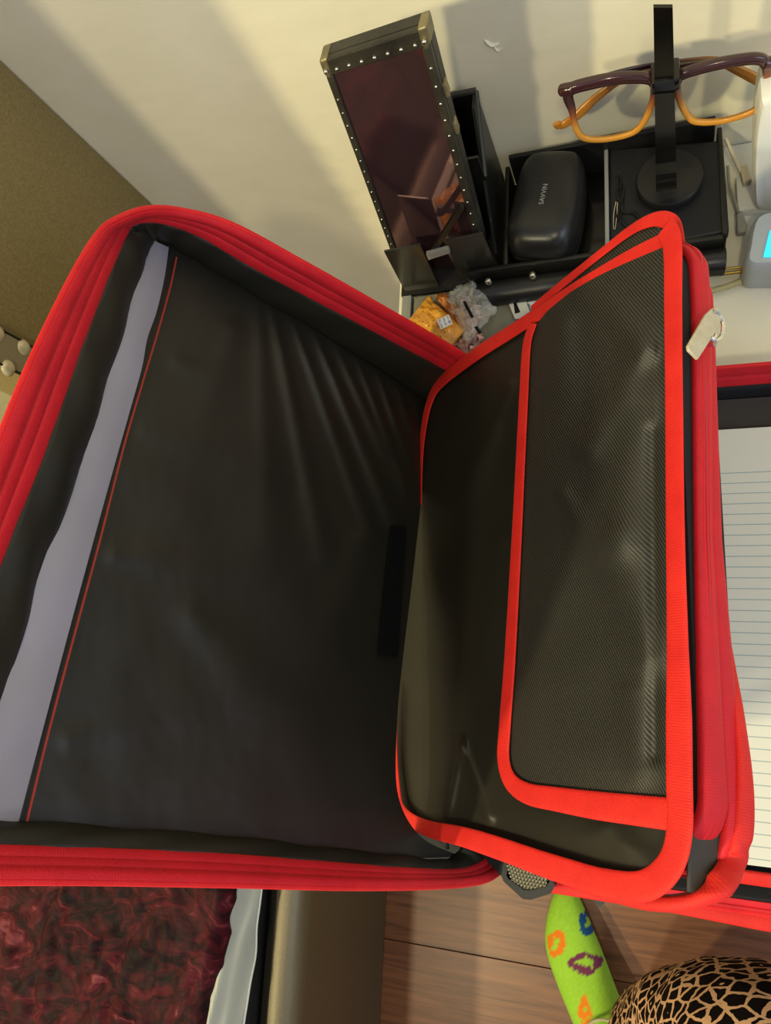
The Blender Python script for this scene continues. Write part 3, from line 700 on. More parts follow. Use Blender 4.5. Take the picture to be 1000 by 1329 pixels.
# black handle clip wound with cord, below the hinge
ck = [(653, 1118), (716, 1140), (720, 1150), (714, 1160), (688, 1168), (678, 1167), (653, 1144), (650, 1136)]
cl = MB(); ctr = np.array([684, 1143.]); outer = [onz(u, v, .762) for u, v in ck]; inner = [onz(ctr[0] + (u - ctr[0]) * .80, ctr[1] - 3 + (v - ctr[1]) * .62, .762) for u, v in ck]
n8 = len(ck)
vs = [p for p in outer] + [p for p in inner] + [p - np.array([0, 0, .008]) for p in outer] + [p - np.array([0, 0, .008]) for p in inner]
fs = []
for i in range(n8):
    j = (i + 1) % n8
    fs += [(i, j, n8 + j, n8 + i), (2 * n8 + j, 2 * n8 + i, 3 * n8 + i, 3 * n8 + j), (j, i, 2 * n8 + i, 2 * n8 + j), (n8 + i, n8 + j, 3 * n8 + j, 3 * n8 + i)]
cl.add(vs, fs); clo = cl.build('handle_clip', M['black_satin'], case, autosmooth=30); bv = clo.modifiers.new('bevel', 'BEVEL'); bv.width = .0012; bv.segments = 2
tag(clo, 'black plastic clip wound with speckled cord')
cordm = NT('speckled_cord'); wv = cordm.n('ShaderNodeTexChecker', Scale=900.0); wv.inputs[1].default_value = lin('0c0c0c'); wv.inputs[2].default_value = lin('857f66'); cordm.l(cordm.co('UV'), wv.inputs[0]); cordm.l(wv.outputs[0], cordm.b.inputs['Base Color']); cordm.b.inputs['Roughness'].default_value = .7
for k in range(6):
    dv = k * 4.6; P = [onz(u, v + dv, .7615 - .0004 * k) for u, v in catmull([(658 + k * 1.4, 1122), (675, 1128), (695, 1132), (712 - k * 1.2, 1135)], 20)]
    gx = MB(); gx.tube(P, .0017, 8); gx.build('cord', cordm.m, clo)
st = MB(); st.prism([onz(u, v, .742) for u, v in ((764, 1150), (790, 1160), (788, 1168), (778, 1178), (772, 1172))], (0, 0, -.004)); st.build('strap_end', M['black_satin'], case, smooth=False)
st = MB(); st.prism([onz(u, v, .742) for u, v in ((712, 1140), (760, 1150), (766, 1163), (740, 1160), (716, 1154))], (0, 0, -.003)); st.build('red_tab', M['red'], case, smooth=False)

# ================================================================== NOTEPAD
PX0, PX1, PY0, PY1 = -.085, .112, -.098, .178
PAD_MARGIN = float(onz(969, 1110, .766)[0]) - PX0
pm_ = paperm()
gx = MB(); G = [[(x - PX0, y - PY1, 0) for x in np.linspace(PX0, PX1, 20)] for y in np.linspace(PY1, PY0, 30)]
for row in G:
    for j, p in enumerate(row): row[j] = (p[0], p[1], .0008 * math.sin(p[1] * 30) + .0004 * math.sin(p[0] * 40))
gx.grid(G, thick=.008, nrm=(0, 0, 1)); po = gx.build('writing_pad', pm_, None, smooth=False); po.location = (PX0, PY1, .7652)
tag(po, 'white ruled writing pad lying in the right half of the case', 'notepad')

# ================================================================== DARK GLASS TRUNK PANEL standing on the black stand
tp = np.array([-.15, .340, .86]); tn = unit(np.array([-.17, -1.0, .02]))
def TP(u, v, h=0): return hit(tp + tn * h, tn, u, v)
trunk = empty('studded_display_case', onz(565, 350, .75), 'tall narrow black display case with studded edges and dark glass front', 'case')
oc = [(416, 78), (552, 34), (640, 366), (522, 366)]
O4 = [TP(*p) for p in oc]
TL_, TR_, BR_, BL_ = O4
body = MB(); body.prism([p - tn * .003 for p in O4], -tn * .007); body.build('body', M['trunk_leather'], trunk, smooth=False)
def inset(fx0, fy0, fx1, fy1, h):
    def P(s, t): return TL_ * (1 - s) * (1 - t) + TR_ * s * (1 - t) + BR_ * s * t + BL_ * (1 - s) * t + tn * h
    return [P(fx0, fy0), P(fx1, fy0), P(fx1, fy1), P(fx0, fy1)]
gl = MB(); gl.prism(inset(.06, .04, .93, .99, -.0005), -tn * .0025); tag(gl.build('glass_front', M['mirror'], trunk, smooth=False), 'dark reflective glass front')
for nm, q in (('top_rim', inset(0, 0, 1, .046, 0)), ('side_rim', inset(0, .046, .068, 1, 0)), ('side_rim', inset(.925, .046, 1, 1, 0))):
    e = MB(); e.prism([p + tn * .0012 for p in q], -tn * .0042); eo = e.build(nm, M['trunk_leather'], trunk, smooth=False); bv = eo.modifiers.new('bevel', 'BEVEL'); bv.width = .0008; bv.segments = 2
def tpt(s, t, h): return TL_ * (1 - s) * (1 - t) + TR_ * s * (1 - t) + BR_ * s * t + BL_ * (1 - s) * t + tn * h
stud_me = None
def stud(p, nrm, r=.0011):
    global stud_me
    bm = bmesh.new(); bmesh.ops.create_uvsphere(bm, u_segments=10, v_segments=6, radius=r)
    s = MB(); s.add([np.array(v.co) + p for v in bm.verts], [[v.index for v in f.verts] for f in bm.faces]) if not bm.verts.index_update() else None; bm.free()
    return s.build('stud', M['stud'], trunk)
for i in range(7): stud(tpt(.13 + i * .125, .032, .0012), tn, .0013)
for i in range(17): stud(tpt(.960, .10 + i * .052, .0012), tn, .0010)
for i in range(20): stud(tpt(.036, .12 + i * .045, .0012), tn, .0008)
for (s, t) in ((.03, .02), (.97, .02)):
    c = MB(); q = [tpt(s - .042, t - .024, .0016), tpt(s + .042, t - .024, .0016), tpt(s + .042, t + .018, .0016), tpt(s, t + .036, .0016), tpt(s - .042, t + .018, .0016)]
    c.prism(q, -tn * .0115); co_ = c.build('corner_cap', M['brass'], trunk, smooth=False); bv = co_.modifiers.new('bevel', 'BEVEL'); bv.width = .0015; bv.segments = 3
    stud(tpt(s, t + .006, .0024), tn, .0015)
for t in (.18, .30, .93):
    c = MB(); q0 = tpt(1.0, t, -.004) ; c.box(q0 + np.array([.0006, 0, 0]), (.003, .006, .010), bevel=.0008); c.build('side_plate', M['brass'], trunk, smooth=False)

# ================================================================== BLACK FILE STAND with two front lips
fs_ = empty('file_stand', onz(600, 350, DZ), 'black plastic upright file stand with two square front lips', 'stand')
def lip(pts, name='front_lip'):
    P = [ony(u, v, y) for (u, v), y in zip(pts, (.322, .322, .325, .325))]
    n_ = unit(np.cross(P[1] - P[0], P[3] - P[0])); s = MB(); s.prism(P, n_ * .0018 * (1 if n_[1] > 0 else -1)); o = s.build(name, M['lip'], fs_, smooth=False)
    bv = o.modifiers.new('bevel', 'BEVEL'); bv.width = .0004; bv.segments = 2
lip(((498, 327), (545, 318), (570, 373), (525, 378))); lip(((577, 313), (626, 303), (645, 348), (597, 364)))
s = MB(); s.box((-.163, .363, .7455), (.085, .085, .004), bevel=.001); s.build('base_plate', M['black_plastic'], fs_)
# file slot: open-topped box, right side plate seen
X0, X1, Y0, Y1, ZT = -.150, -.1165, .366, .411, .856
for nm, c, sz in (('side_plate', (X1, .372, .800), (.0022, .080, .112)), ('side_plate', (X0, .388, .800), (.0022, .046, .112)), ('back_plate', ((X0 + X1) / 2, Y1, .800), (X1 - X0, .0022, .112)), ('front_plate', ((X0 + X1) / 2, Y0, .795), (X1 - X0, .0022, .10))):
    s = MB()
    if nm == 'side_plate' and c[0] == X1:
        s.prism([(X1, .412, .745), (X1, .412, .856), (X1, .395, .858), (X1, .362, .815), (X1, .331, .775), (X1, .331, .745)], (-.0022, 0, 0))
    else: s.box(c, sz, bevel=.0004)
    s.build(nm, M['black_plastic'], fs_, smooth=False)
s = MB(); s.tube([(X0, .411, ZT + .0005), (X1, .411, ZT + .0005)], .0022, 8); s.tube([(X0, .366, ZT - .004), (X0, .411, ZT)], .0018, 8); s.tube([(X1, .366, ZT - .034), (X1, .411, ZT)], .0018, 8); s.build('rim', M['trunk_leather'], fs_)
# diagonal brace in front of the case foot
s = MB(); s.prism([ony(u, v, .3265) for u, v in ((596, 262), (602, 266), (566, 322), (557, 326))], (0, -.0035, 0)); s.build('brace', M['black_plastic'], fs_, smooth=False)
s = MB(); s.prism([ony(u, v, .323) for u, v in ((553, 326), (582, 318), (584, 324), (556, 333))], (0, -.003, 0)); s.build('brace', M['slab_edge'], fs_, smooth=False)
# clamp blocks behind the lips down to the desk
for x in (-.186, -.135):
    s = MB(); s.box((x, .332, .757), (.018, .010, .026), bevel=.002); s.build('foot', M['black_gloss'], fs_)

# ================================================================== DESK TRAY (organizer)
tr = empty('desk_tray', (-.03, .37, DZ), 'black plastic desk tray with divider and rounded front, against the wall', 'tray')
TX0, TX1, TY0, TY1 = -.1105, .047, .322, .410
s = MB(); s.box(((TX0 + TX1) / 2, (TY0 + TY1) / 2, .7445), (TX1 - TX0, TY1 - TY0, .007), bevel=.002); s.build('bottom', M['black_gloss'], tr)
s = MB(); s.box(((TX0 + TX1) / 2 - .016, TY0 - .002, .757), (TX1 - TX0 + .030, .004, .032), bevel=.0015); s.build('front_wall', M['black_plastic'], tr)
s = MB(); s.box(((TX0 + TX1) / 2, TY1, .762), (TX1 - TX0 - .006, .004, .042), bevel=.001); s.build('back_wall', M['black_satin'], tr)
for x in (TX0, TX1):
    s = MB(); s.box((x, (TY0 + TY1) / 2, .757), (.0035, TY1 - TY0, .030), bevel=.001); s.build('side_wall', M['black_plastic'], tr)
s = MB(); s.box((-.0335, (TY0 + TY1) / 2, .7585), (.0030, TY1 - TY0 - .004, .030), bevel=.001); s.build('divider', M['slab_edge'], tr)
s = MB(); s.tube([(-.138, .309, .752), (-.12, .309, .753), (.04, .312, .753), (.047, .312, .752)], .0105, 16); s.build('rounded_front', M['black_satin'], tr)
for x in (-.09, -.125): 
    s = MB(); s.lathe([(.003, 0), (.003, .003), (.002, .0045), (.0003, .005)], (x, .3125, .7645), 12); s.build('knob', M['stud'], tr)

# ================================================================== GLASSES CASE
gc = empty('glasses_case', (-.078, .365, .75), 'black hard clamshell glasses case with small lettering, in the left of the tray', 'glasses case')
cpx = [(700, 201), (745, 199), (756, 206), (759, 222), (757, 255), (750, 296), (740, 318), (725, 329), (700, 331), (672, 329), (660, 320), (656, 305), (663, 275), (671, 240), (681, 213)]
ring = catmull([onz(u, v, .780)[:2] for u, v in cpx], 96, closed=True); cc = ring.mean(0)
G = []
for z, k in ((.7495, .80), (.7510, .90), (.7560, .965), (.7660, .985), (.7700, .975), (.7708, .965)): G.append([(cc[0] + (p[0] - cc[0]) * k, cc[1] + (p[1] - cc[1]) * k, z) for p in ring])
s = MB(); G_ = np.array(G); G_ = np.concatenate([G_, G_[:, :1]], 1); s.grid(G_); s.f.append(tuple(range(96))); s.f.append(tuple(5 * 97 + i for i in range(96))); s.build('bottom_shell', M['black_satin'], gc)
G = []
for z, k in ((.7712, .965), (.7720, .98), (.7760, .985), (.7830, .955), (.7885, .90), (.7920, .82), (.7942, .70), (.7955, .5), (.7962, .25), (.7964, .02)): G.append([(cc[0] + (p[0] - cc[0]) * k, cc[1] + (p[1] - cc[1]) * k, z) for p in ring])
s = MB(); G_ = np.array(G); G_ = np.concatenate([G_, G_[:, :1]], 1); s.grid(G_); s.f.append(tuple(range(96))); lid = s.build('lid', M['black_satin'], gc)
def text(body, size, M3, mt, parent, name='lettering', ext=.0001, font=None):
    cu = bpy.data.curves.new(name, 'FONT'); cu.body = body; cu.size = size; cu.extrude = ext; cu.align_x = 'CENTER'; cu.align_y = 'CENTER'
    t = bpy.data.objects.new(name, cu); col.objects.link(t); dg = bpy.context.evaluated_depsgraph_get(); me = bpy.data.meshes.new_from_object(t.evaluated_get(dg)); bpy.data.objects.remove(t)
    off = Vector(parent['_w'])
    me.transform(Matrix.Translation(-off) @ M3); me.materials.clear(); me.materials.append(mt)
    o = bpy.data.objects.new(name, me); col.objects.link(o); o.parent = parent; o['_w'] = tuple(off); return o
p = onz(705, 252, .7962); d2 = unit(onz(708, 236, .7965) - onz(702, 262, .7965)); up = np.cross([0, 0, 1], d2)
text('SAVVIN', .0052, Matrix(((d2[0], up[0], 0, p[0]), (d2[1], up[1], 0, p[1]), (0, 0, 1, .7964), (0, 0, 0, 1))), mat('grey_print', '8a8c8c', .5), lid)

# ================================================================== WALLET, STAND AND GLASSES
wl = MB(); wp = [onz(u, v, .7705) for u, v in ((790, 193), (938, 181), (946, 300), (790, 330))]
wl.prism(wp, (0, 0, -.011)); wo = wl.build('wallet_cover', M['black_leather'], None, autosmooth=30)
wroot = empty('leather_box', (.008, .365, .7595), 'flat black leather box in the right half of the tray, under the round stand', 'box')
wo.parent = wroot; wo.location = Vector((0, 0, 0)) - wroot.location; wo['_w'] = (0, 0, 0)
bv = wo.modifiers.new('bevel', 'BEVEL'); bv.width = .0022; bv.segments = 3; wo.name = 'lid'
q = [np.array([wp[i][0] * 1 , wp[i][1], .7594]) for i in range(4)]; cq = sum(q) / 4; q = [cq + (k - cq) * .97 for k in q]
wl = MB(); wl.prism(q, (0, 0, -.0095)); b_o = wl.build('body', M['black_satin'], wroot, smooth=False); b_o.modifiers.new('bevel', 'BEVEL').width = .001
# hair pins and elastic on the box
hp = MB()
for k, (a, c) in enumerate((((800, 230), (803, 268)), ((804, 232), (806, 280)), ((807, 236), (801, 282)), ((798, 262), (806, 290)))):
    pass
root = empty('hair_tie', onz(808, 270, .7715), 'thin black elastic hair tie looped on the leather box', 'hair tie')
P = [onz(u, v, .7718 + .0006 * math.sin(i * .6)) for i, (u, v) in enumerate(catmull([(802, 228), (806, 236), (801, 250), (804, 266), (810, 276), (822, 276), (830, 285), (826, 292), (812, 293), (806, 284), (807, 268), (809, 250), (806, 240)], 80))]
g = MB(); g.tube(P, .0008, 7); g.build('elastic', M['black_plastic'], root)
for k, (a, c) in enumerate((((799, 262), (796, 296)), ((803, 232), (800, 284)))):
    root = empty('bobby_pin', onz(*a, .7712), ('short bobby pin with a pale glint beside the hair tie', 'long dark bobby pin beside the hair tie')[k], 'hairpin')
    P = [onz(u, v, .7715) for u, v in catmull([a, ((a[0] + c[0]) / 2 - 1.5, (a[1] + c[1]) / 2), c, (c[0] + 2, c[1] + 1), ((a[0] + c[0]) / 2 + 2.5, (a[1] + c[1]) / 2), (a[0] + 2, a[1] + 1)], 30)]
    g = MB(); g.tube(P, .00045, 6); g.build('wire', (M['chrome'], M['black_gloss'])[k], root)
# display stand
ds = empty('glasses_stand', (.011, .372, .771), 'black glasses display stand with round base and tall flat post', 'stand')
s = MB(); s.lathe([(.0205, 0), (.0228, .0006), (.0235, .002), (.0235, .0065), (.0225, .0078), (.001, .0080)], (.0113, .3705, .7712), 64); s.build('base', M['black_satin'], ds)
pb = [ony(851, 256, .360), ony(878, 252, .360), ony(872.5, 10, .352), ony(847.5, 10, .352)]
G = []
for i in range(60):
    t = i / 59; l_ = pb[0] + (pb[3] - pb[0]) * t; r2 = pb[1] + (pb[2] - pb[1]) * t
    dy = .0014 * math.exp(-((t - .10) / .03) ** 2) - .0014 * math.exp(-((t - .17) / .02) ** 2) + .001 * math.exp(-((t - .24) / .02) ** 2) - .003 * math.exp(-((t - .66) / .02) ** 2)
    G.append([l_ + (0, dy, 0), (l_ + r2) / 2 + (0, dy, 0), r2 + (0, dy, 0)])
s = MB(); s.grid(G, thick=.0022, nrm=(0, -1, 0)); s.build('post', M['black_gloss'], ds, autosmooth=20)
nc = ony(863, 99, .365); s = MB(); s.box(nc, (.0165, .016, .010), bevel=.002); s.build('nose_rest', M['black_gloss'], ds)
# glasses
GY = .366
gr = empty('eyeglasses', ony(862, 130, GY), 'brown to amber gradient rectangular eyeglasses resting on the black stand', 'eyeglasses')
def FP(u, v, y=GY): return ony(u, v, y)
def grad(p):
    # upper part dark plum, lower part amber, by height of the frame
    t = (p.z - GZ0) / (GZ1 - GZ0)
    a = np.array([200, 138, 48.]) / 255; b2 = np.array([120, 62, 36.]) / 255; c = np.array([52, 26, 30.]) / 255
    if t < .35: r = a
    elif t < .6: s = (t - .35) / .25; r = a * (1 - s) + b2 * s
    elif t < .8: s = (t - .6) / .2; r = b2 * (1 - s) + c * s
    else: r = c
    return tuple(r)
LL = [(738, 118), (770, 107), (805, 101), (836, 101), (848, 106), (849, 118), (845, 135), (835, 158), (822, 171), (800, 178), (775, 181), (756, 178), (747, 165), (742, 142)]
RR_ = [(877, 108), (884, 97), (910, 88), (945, 80), (980, 76), (993, 82), (995, 100), (991, 120), (985, 138), (965, 149), (935, 157), (905, 158), (892, 150), (882, 130)]
ztop = FP(862, 95)[2]; zb = FP(800, 180)[2]; GZ0, GZ1 = zb, ztop + .004
front = MB()
for L_ in (LL, RR_):
    P = [FP(u, v) for u, v in catmull(L_, 90, closed=True)]
    cz = np.mean([p[2] for p in P])
    rr = [.0021 + .0016 * max(0, (p[2] - cz) / (GZ1 - cz)) for p in P]
    front.tube(P, rr, 12, closed=True, up=np.array([0, 1., 0]), flat=.8)
front.tube([FP(u, v) for u, v in catmull([(843, 104), (852, 101), (864, 99), (876, 101), (884, 101)], 14)], .0032, 12)
front.tube([FP(u, v) for u, v in catmull([(850, 112), (857, 106), (864, 104), (872, 106), (878, 112)], 14)], .0022, 10)
for a, c in (((742, 115), (729, 117)), ((992, 82), (1003, 82))):
    front.tube([FP(*a), FP((a[0] + c[0]) / 2, (a[1] + c[1]) / 2), FP(*c, GY + .002)], .0038, 12)
fo_ = front.build('frame_front', M['frame_col'], gr, autosmooth=60); paint(fo_, grad)
for L_ in (LL, RR_):
    P = np.array([FP(u, v) for u, v in catmull(L_, 60, closed=True)]); s = MB(); s.prism([p + np.array([0, -.0004, 0]) for p in P], (0, .0009, 0)); s.build('lens', M['lens'], gr, smooth=False)
def temple(pts, ysq, tip):
    P = [ony(u, v, y) for (u, v, y) in catmull([(a, c, y) for (a, c), y in zip(pts, ysq)], 70)]
    s = MB(); rr = list(np.interp(np.linspace(0, 1, 70), [0, .1, .6, .85, 1], [.0032, .0024, .0022, .0036, .0030])); s.tube(P, rr, 12, up=np.array([0, 1., 0]), flat=.45)
    o = s.build('temple', M['frame_col'], gr, autosmooth=60); x0, x1 = P[0][0], P[-1][0]
    def fn(p):
        t = (p.x - x0) / (x1 - x0); c = np.array([52, 28, 30.]) / 255; b2 = np.array([140, 92, 40.]) / 255; a = np.array([196, 128, 40.]) / 255
        s_ = min(1, max(0, (t - .45) / .25)); s2 = min(1, max(0, (t - .72) / .2)); r = c * (1 - s_) + b2 * s_; return tuple(r * (1 - s2) + a * s2)
    paint(o, fn)
temple([(1002, 78), (960, 76), (900, 84), (850, 92), (808, 103), (775, 125), (748, 150), (728, 163), (722, 160)], [.370, .384, .392, .394, .394, .392, .388, .386, .385], 0)
temple([(730, 113), (770, 103), (820, 90), (870, 82), (925, 78), (960, 92), (990, 108), (1010, 122)], [.370, .388, .400, .403, .403, .401, .398, .396], 0)

# ================================================================== GREY SLAB, SNACKS, CARD
sl = empty('grey_slab', (-.14, .27, DZ), 'thin grey-green plastic slab lying under the snack packets', 'slab')
q = [onz(u, v, .748) for u, v in ((532, 376), (676, 372), (700, 430), (620, 500), (520, 420))]
q = [(-.1935, .318, .748), (-.095, .322, .748), (-.095, .245, .748), (-.1935, .245, .748)]
s = MB(); s.prism(q, (0, 0, -.0075)); o = s.build('top_plate', M['slab'], sl, smooth=False); bv = o.modifiers.new('bevel', 'BEVEL'); bv.width = .0012; bv.segments = 3
s = MB(); s.box((-.1998, .281, .7445), (.0085, .078, .008), bevel=.001); s.build('edge_strip', M['slab_edge'], sl)
cdr = empty('white_card', (-.09, .3, .749), 'small white card with a thin black wedge, near the tray front', 'card')
q = [onz(u, v, .7505) for u, v in ((655, 382), (678, 380), (690, 412), (668, 414))]
s = MB(); s.prism(q, (0, 0, -.0009)); s.build('card', mat('white_paper', 'c8c6b8', .6), cdr, smooth=False)
s = MB(); s.prism([onz(u, v, .7508) for u, v in ((665, 386), (667, 387), (675, 405), (668, 407))], (0, 0, -.0003)); s.build('wedge_mark', M['black_gloss'], cdr, smooth=False)
pr = empty('bottle_cap', onz(690, 386, .745), 'small shiny white round cap lying under the tray front', 'cap')
s = MB(); s.lathe([(.006, 0), (.0095, .001), (.0105, .004), (.008, .008), (.003, .0098), (.0003, .010)], onz(692, 388, .7405), 28); s.build('dome', M['white_plastic'], pr)
# yellow cracker packet
def pouch(name, corners, z0, puff, root, mt, seed, nu=50, nv=50, crinkle=.0012, fn=None):
    C4 = [np.array(onz(u, v, z0)) for u, v in corners]; G = np.zeros((nv, nu, 3)); B = np.zeros((nv, nu, 3))
    for i in range(nv):
        t = i / (nv - 1)
        for j in range(nu):
            s_ = j / (nu - 1); p = C4[0] * (1 - s_) * (1 - t) + C4[1] * s_ * (1 - t) + C4[2] * s_ * t + C4[3] * (1 - s_) * t
            e = (math.sin(math.pi * s_) * math.sin(math.pi * t)) ** .45
            c = crinkle * (mnoise.noise(Vector((s_ * 7, t * 7, seed))) + .6 * abs(mnoise.noise(Vector((s_ * 17, t * 15, seed + 3)))))
            w_ = .0012 * mnoise.noise(Vector((t * 9, s_ * 9, seed + 9)))
            G[i, j] = p + np.array([w_, w_, puff * e + c]); B[i, j] = p + np.array([w_, w_, -puff * .35 * e + c * .3])
    m_ = MB(); m_.grid(G, uv=[[(j / (nu - 1), i / (nv - 1)) for j in range(nu)] for i in range(nv)]); m_.grid(B)
    o = m_.build(name, mt, root, autosmooth=50)
    if fn: paint(o, fn)
    return o, C4, G
sk = empty('cracker_packet', onz(575, 410, .75), 'orange yellow cracker packet with a small white date sticker', 'snack packet')
c4 = [(527, 428), (558, 383), (598, 420), (568, 462)]
def crk(p): 
    n = mnoise.noise(Vector((p.x * 160, p.y * 160, 2)))
    return (0.86 + .05 * n, .60 + .07 * n, .20 + .04 * n)
po_, C4, G = pouch('wrapper', [(524, 424), (556, 384), (603, 428), (572, 470)], .758, .009, sk, M['wrapper_col'], 3.3, 90, 90, .0012, crk)
s = MB()
for i in range(5):
    for j in range(3):
        a, b3 = 18 + i * 13, 20 + j * 16
        if i > 3 and j < 1: continue
        p = G[a, b3]; s.lathe([(.0006, 0), (.0006, .0003), (.0001, .0004)], (p[0], p[1], p[2] - .0001), 8)
s.build('perforations', mat('brown_dot', '7c4c14', .7), sk, smooth=False)
i0, j0 = 40, 66
cs_ = [G[30, 58], G[30, 76], G[50, 76], G[50, 58]]; cen = sum(cs_) / 4 + np.array([0, 0, .0008])
ex = unit(cs_[1] - cs_[0]); ey = np.cross([0, 0, 1], ex); ey = unit(ey); nn = np.cross(ex, ey)
ex = unit(onz(586, 411, .765) - onz(566, 421, .765)); nn = np.array([0, 0, 1.]); ey = np.cross(nn, ex)
cen = np.array(onz(577, 418, .7685)); s = MB(); s.prism([cen + ex * a * .0052 + ey * c * .0046 for a, c in ((-1, -1), (1, -1), (1, 1), (-1, 1))], nn * .0003); stk_ = s.build('sticker', mat('sticker_white', 'd9dbe0', .5), sk, smooth=False)
for k, (tx, dy) in enumerate((('7 3 1', .0021), ('2 5 8', -.0021))):
    pp = cen + nn * .00035 + ey * dy
    text(tx, .0045, Matrix(((ex[0], ey[0], nn[0], pp[0]), (ex[1], ey[1], nn[1], pp[1]), (ex[2], ey[2], nn[2], pp[2]), (0, 0, 0, 1))), mat('blue_print', '1f3f7a', .5), stk_, ext=.00005)
# second packet beside it and the clear crumpled bag
sk2 = empty('wafer_packet', onz(590, 395, .75), 'brown orange snack packet tucked behind the cracker packet', 'snack packet')
def br(p):
    n = mnoise.noise(Vector((p.x * 300, p.y * 120, 5))); return (.62 + .2 * n, .38 + .16 * n, .20 + .12 * n)
pouch('wrapper', [(563, 384), (578, 380), (614, 420), (600, 432)], .757, .008, sk2, M['wrapper_col'], 8.1, 50, 50, .002, br)
sk3 = empty('clear_snack_bag', onz(615, 405, .75), 'crumpled clear plastic bag with pinkish contents beside the crackers', 'plastic bag')
def pk_(p):
    n = mnoise.noise(Vector((p.x * 220, p.y * 220, 1))); n2 = mnoise.noise(Vector((p.x * 420, p.y * 260, 4)))
    if n2 > .32: return (.22, .15, .13)
    return (.60 + .25 * n, .46 + .22 * n, .42 + .22 * n)
pouch('contents', [(588, 392), (612, 384), (632, 410), (606, 436)], .754, .006, sk3, M['wrapper_col'], 11.1, 60, 60, .003, pk_)
pouch('plastic_film', [(576, 384), (616, 366), (644, 402), (606, 450)], .757, .012, sk3, M['film'], 21.7, 50, 50, .005)
s = MB(); s.prism([onz(u, v, .7725) for u, v in ((600, 392), (604, 391), (615, 412), (611, 413))], (0, 0, .0004)); s.build('printed_bar', M['black_gloss'], sk3, smooth=False)
s = MB(); s.prism([onz(u, v, .768) for u, v in ((615, 425), (619, 423), (625, 432), (621, 434))], (0, 0, .0004)); s.build('printed_bar', M['black_gloss'], sk3, smooth=False)
sk4 = empty('small_snack_packet', onz(600, 448, .75), 'half hidden pinkish packet at the front of the snack pile', 'snack packet')
pouch('wrapper', [(580, 452), (618, 424), (630, 440), (600, 470)], .7535, .005, sk4, M['wrapper_col'], 31.7, 50, 50, .003, pk_)

# ================================================================== DEVICES AND CABLES AT THE RIGHT
dv = empty('white_charger', (.09, .37, DZ), 'tall white rounded plastic device at the right edge, by the wall', 'device')
ring = []
x0 = float(onz(979, 250, .76)[0]); 
s = MB()
P = [ony(u, v, .352) for u, v in catmull([(985, 133), (997, 124), (1030, 118), (1060, 130), (1062, 200), (1055, 268), (1030, 272), (990, 270), (979, 260), (978, 190)], 60, closed=True)]
Gd = []
cP = sum(P) / len(P)
for dy, k in ((-.004, .93), (-.002, .985), (0, 1.0), (.022, 1.0), (.025, .97)): Gd.append([cP + (p - cP) * k + np.array([0, dy, 0]) for p in P])
Gd = np.array(Gd); Gd = np.concatenate([Gd, Gd[:, :1]], 1); s.grid(Gd); s.f.append(tuple(range(60))); s.f.append(tuple(4 * 61 + i for i in range(60))); s.build('body', M['white_plastic'], dv)
s = MB(); s.box((float(cP[0]), .368, .7445), (.05, .03, .009), bevel=.002); s.build('foot', M['white_plastic'], dv)
dk = empty('grey_clock', onz(1000, 310, DZ), 'light grey rounded gadget with a glowing cyan screen at the right edge', 'device')
P = [onz(u, v, .772) for u, v in catmull([(975, 290), (985, 277), (1010, 272), (1060, 272), (1070, 330), (1050, 346), (1000, 346), (968, 344), (969, 320)], 60, closed=True)]
cP = sum(P) / len(P); Gd = []
for z, k in ((.7405, .96), (.744, 1.0), (.766, 1.0), (.771, .97), (.7735, .88)): Gd.append([np.array([cP[0] + (p[0] - cP[0]) * k, cP[1] + (p[1] - cP[1]) * k, z]) for p in P])
Gd = np.array(Gd); Gd = np.concatenate([Gd, Gd[:, :1]], 1); s = MB(); s.grid(Gd); s.f.append(tuple(range(60))); s.f.append(tuple(4 * 61 + i for i in range(60))); s.build('body', M['grey_plastic'], dk)
s = MB(); s.prism([onz(u, v, .7738) for u, v in ((998, 300), (1050, 296), (1050, 334), (990, 334))], (0, 0, .0006)); s.build('screen', M['screen'], dk, smooth=False)
pkb = empty('pink_block', onz(1000, 355, DZ), 'small dusty pink block in front of the grey gadget', 'block')
s = MB(); q = onz(1003, 354, .748); s.box((q[0] + .004, q[1], .7455), (.030, .008, .011), bevel=.0015); s.build('body', M['pink'], pkb)
def cable(nm, lab, pts, z, r, mt, plug, plugmat):
    root = empty(nm, onz(*pts[-1], DZ), lab, 'cable'); P = [onz(u, v, z_) for (u, v, z_) in catmull([(a, c, zz) for (a, c), zz in zip(pts, z)], 40)]
    s = MB(); s.tube(P, r, 8); s.build('cord', mt, root)
    s = MB(); s.prism([onz(u, v, plug[1]) for u, v in plug[0]], (0, 0, -.006)); o = s.build('plug', plugmat, root, smooth=False); bv = o.modifiers.new('bevel', 'BEVEL'); bv.width = .0012; bv.segments = 3
cable('cream_cable', 'cream cable with a pale plug, running down beside the leather box', [(941, 180), (948, 196), (955, 212), (961, 224)], [.766, .762, .756, .752], .0014, M['cream_cable'], ([(958, 214), (970, 213), (976, 233), (964, 238)], .754), M['cream_cable'])
cable('grey_cable', 'grey cable with a grey plug in front of the round cornered gadget', [(944, 215), (946, 240), (952, 258), (958, 276)], [.762, .756, .752, .750], .0011, M['grey_cable'], ([(955, 277), (963, 273), (969, 290), (967, 301), (956, 302)], .752), M['grey_cable'])
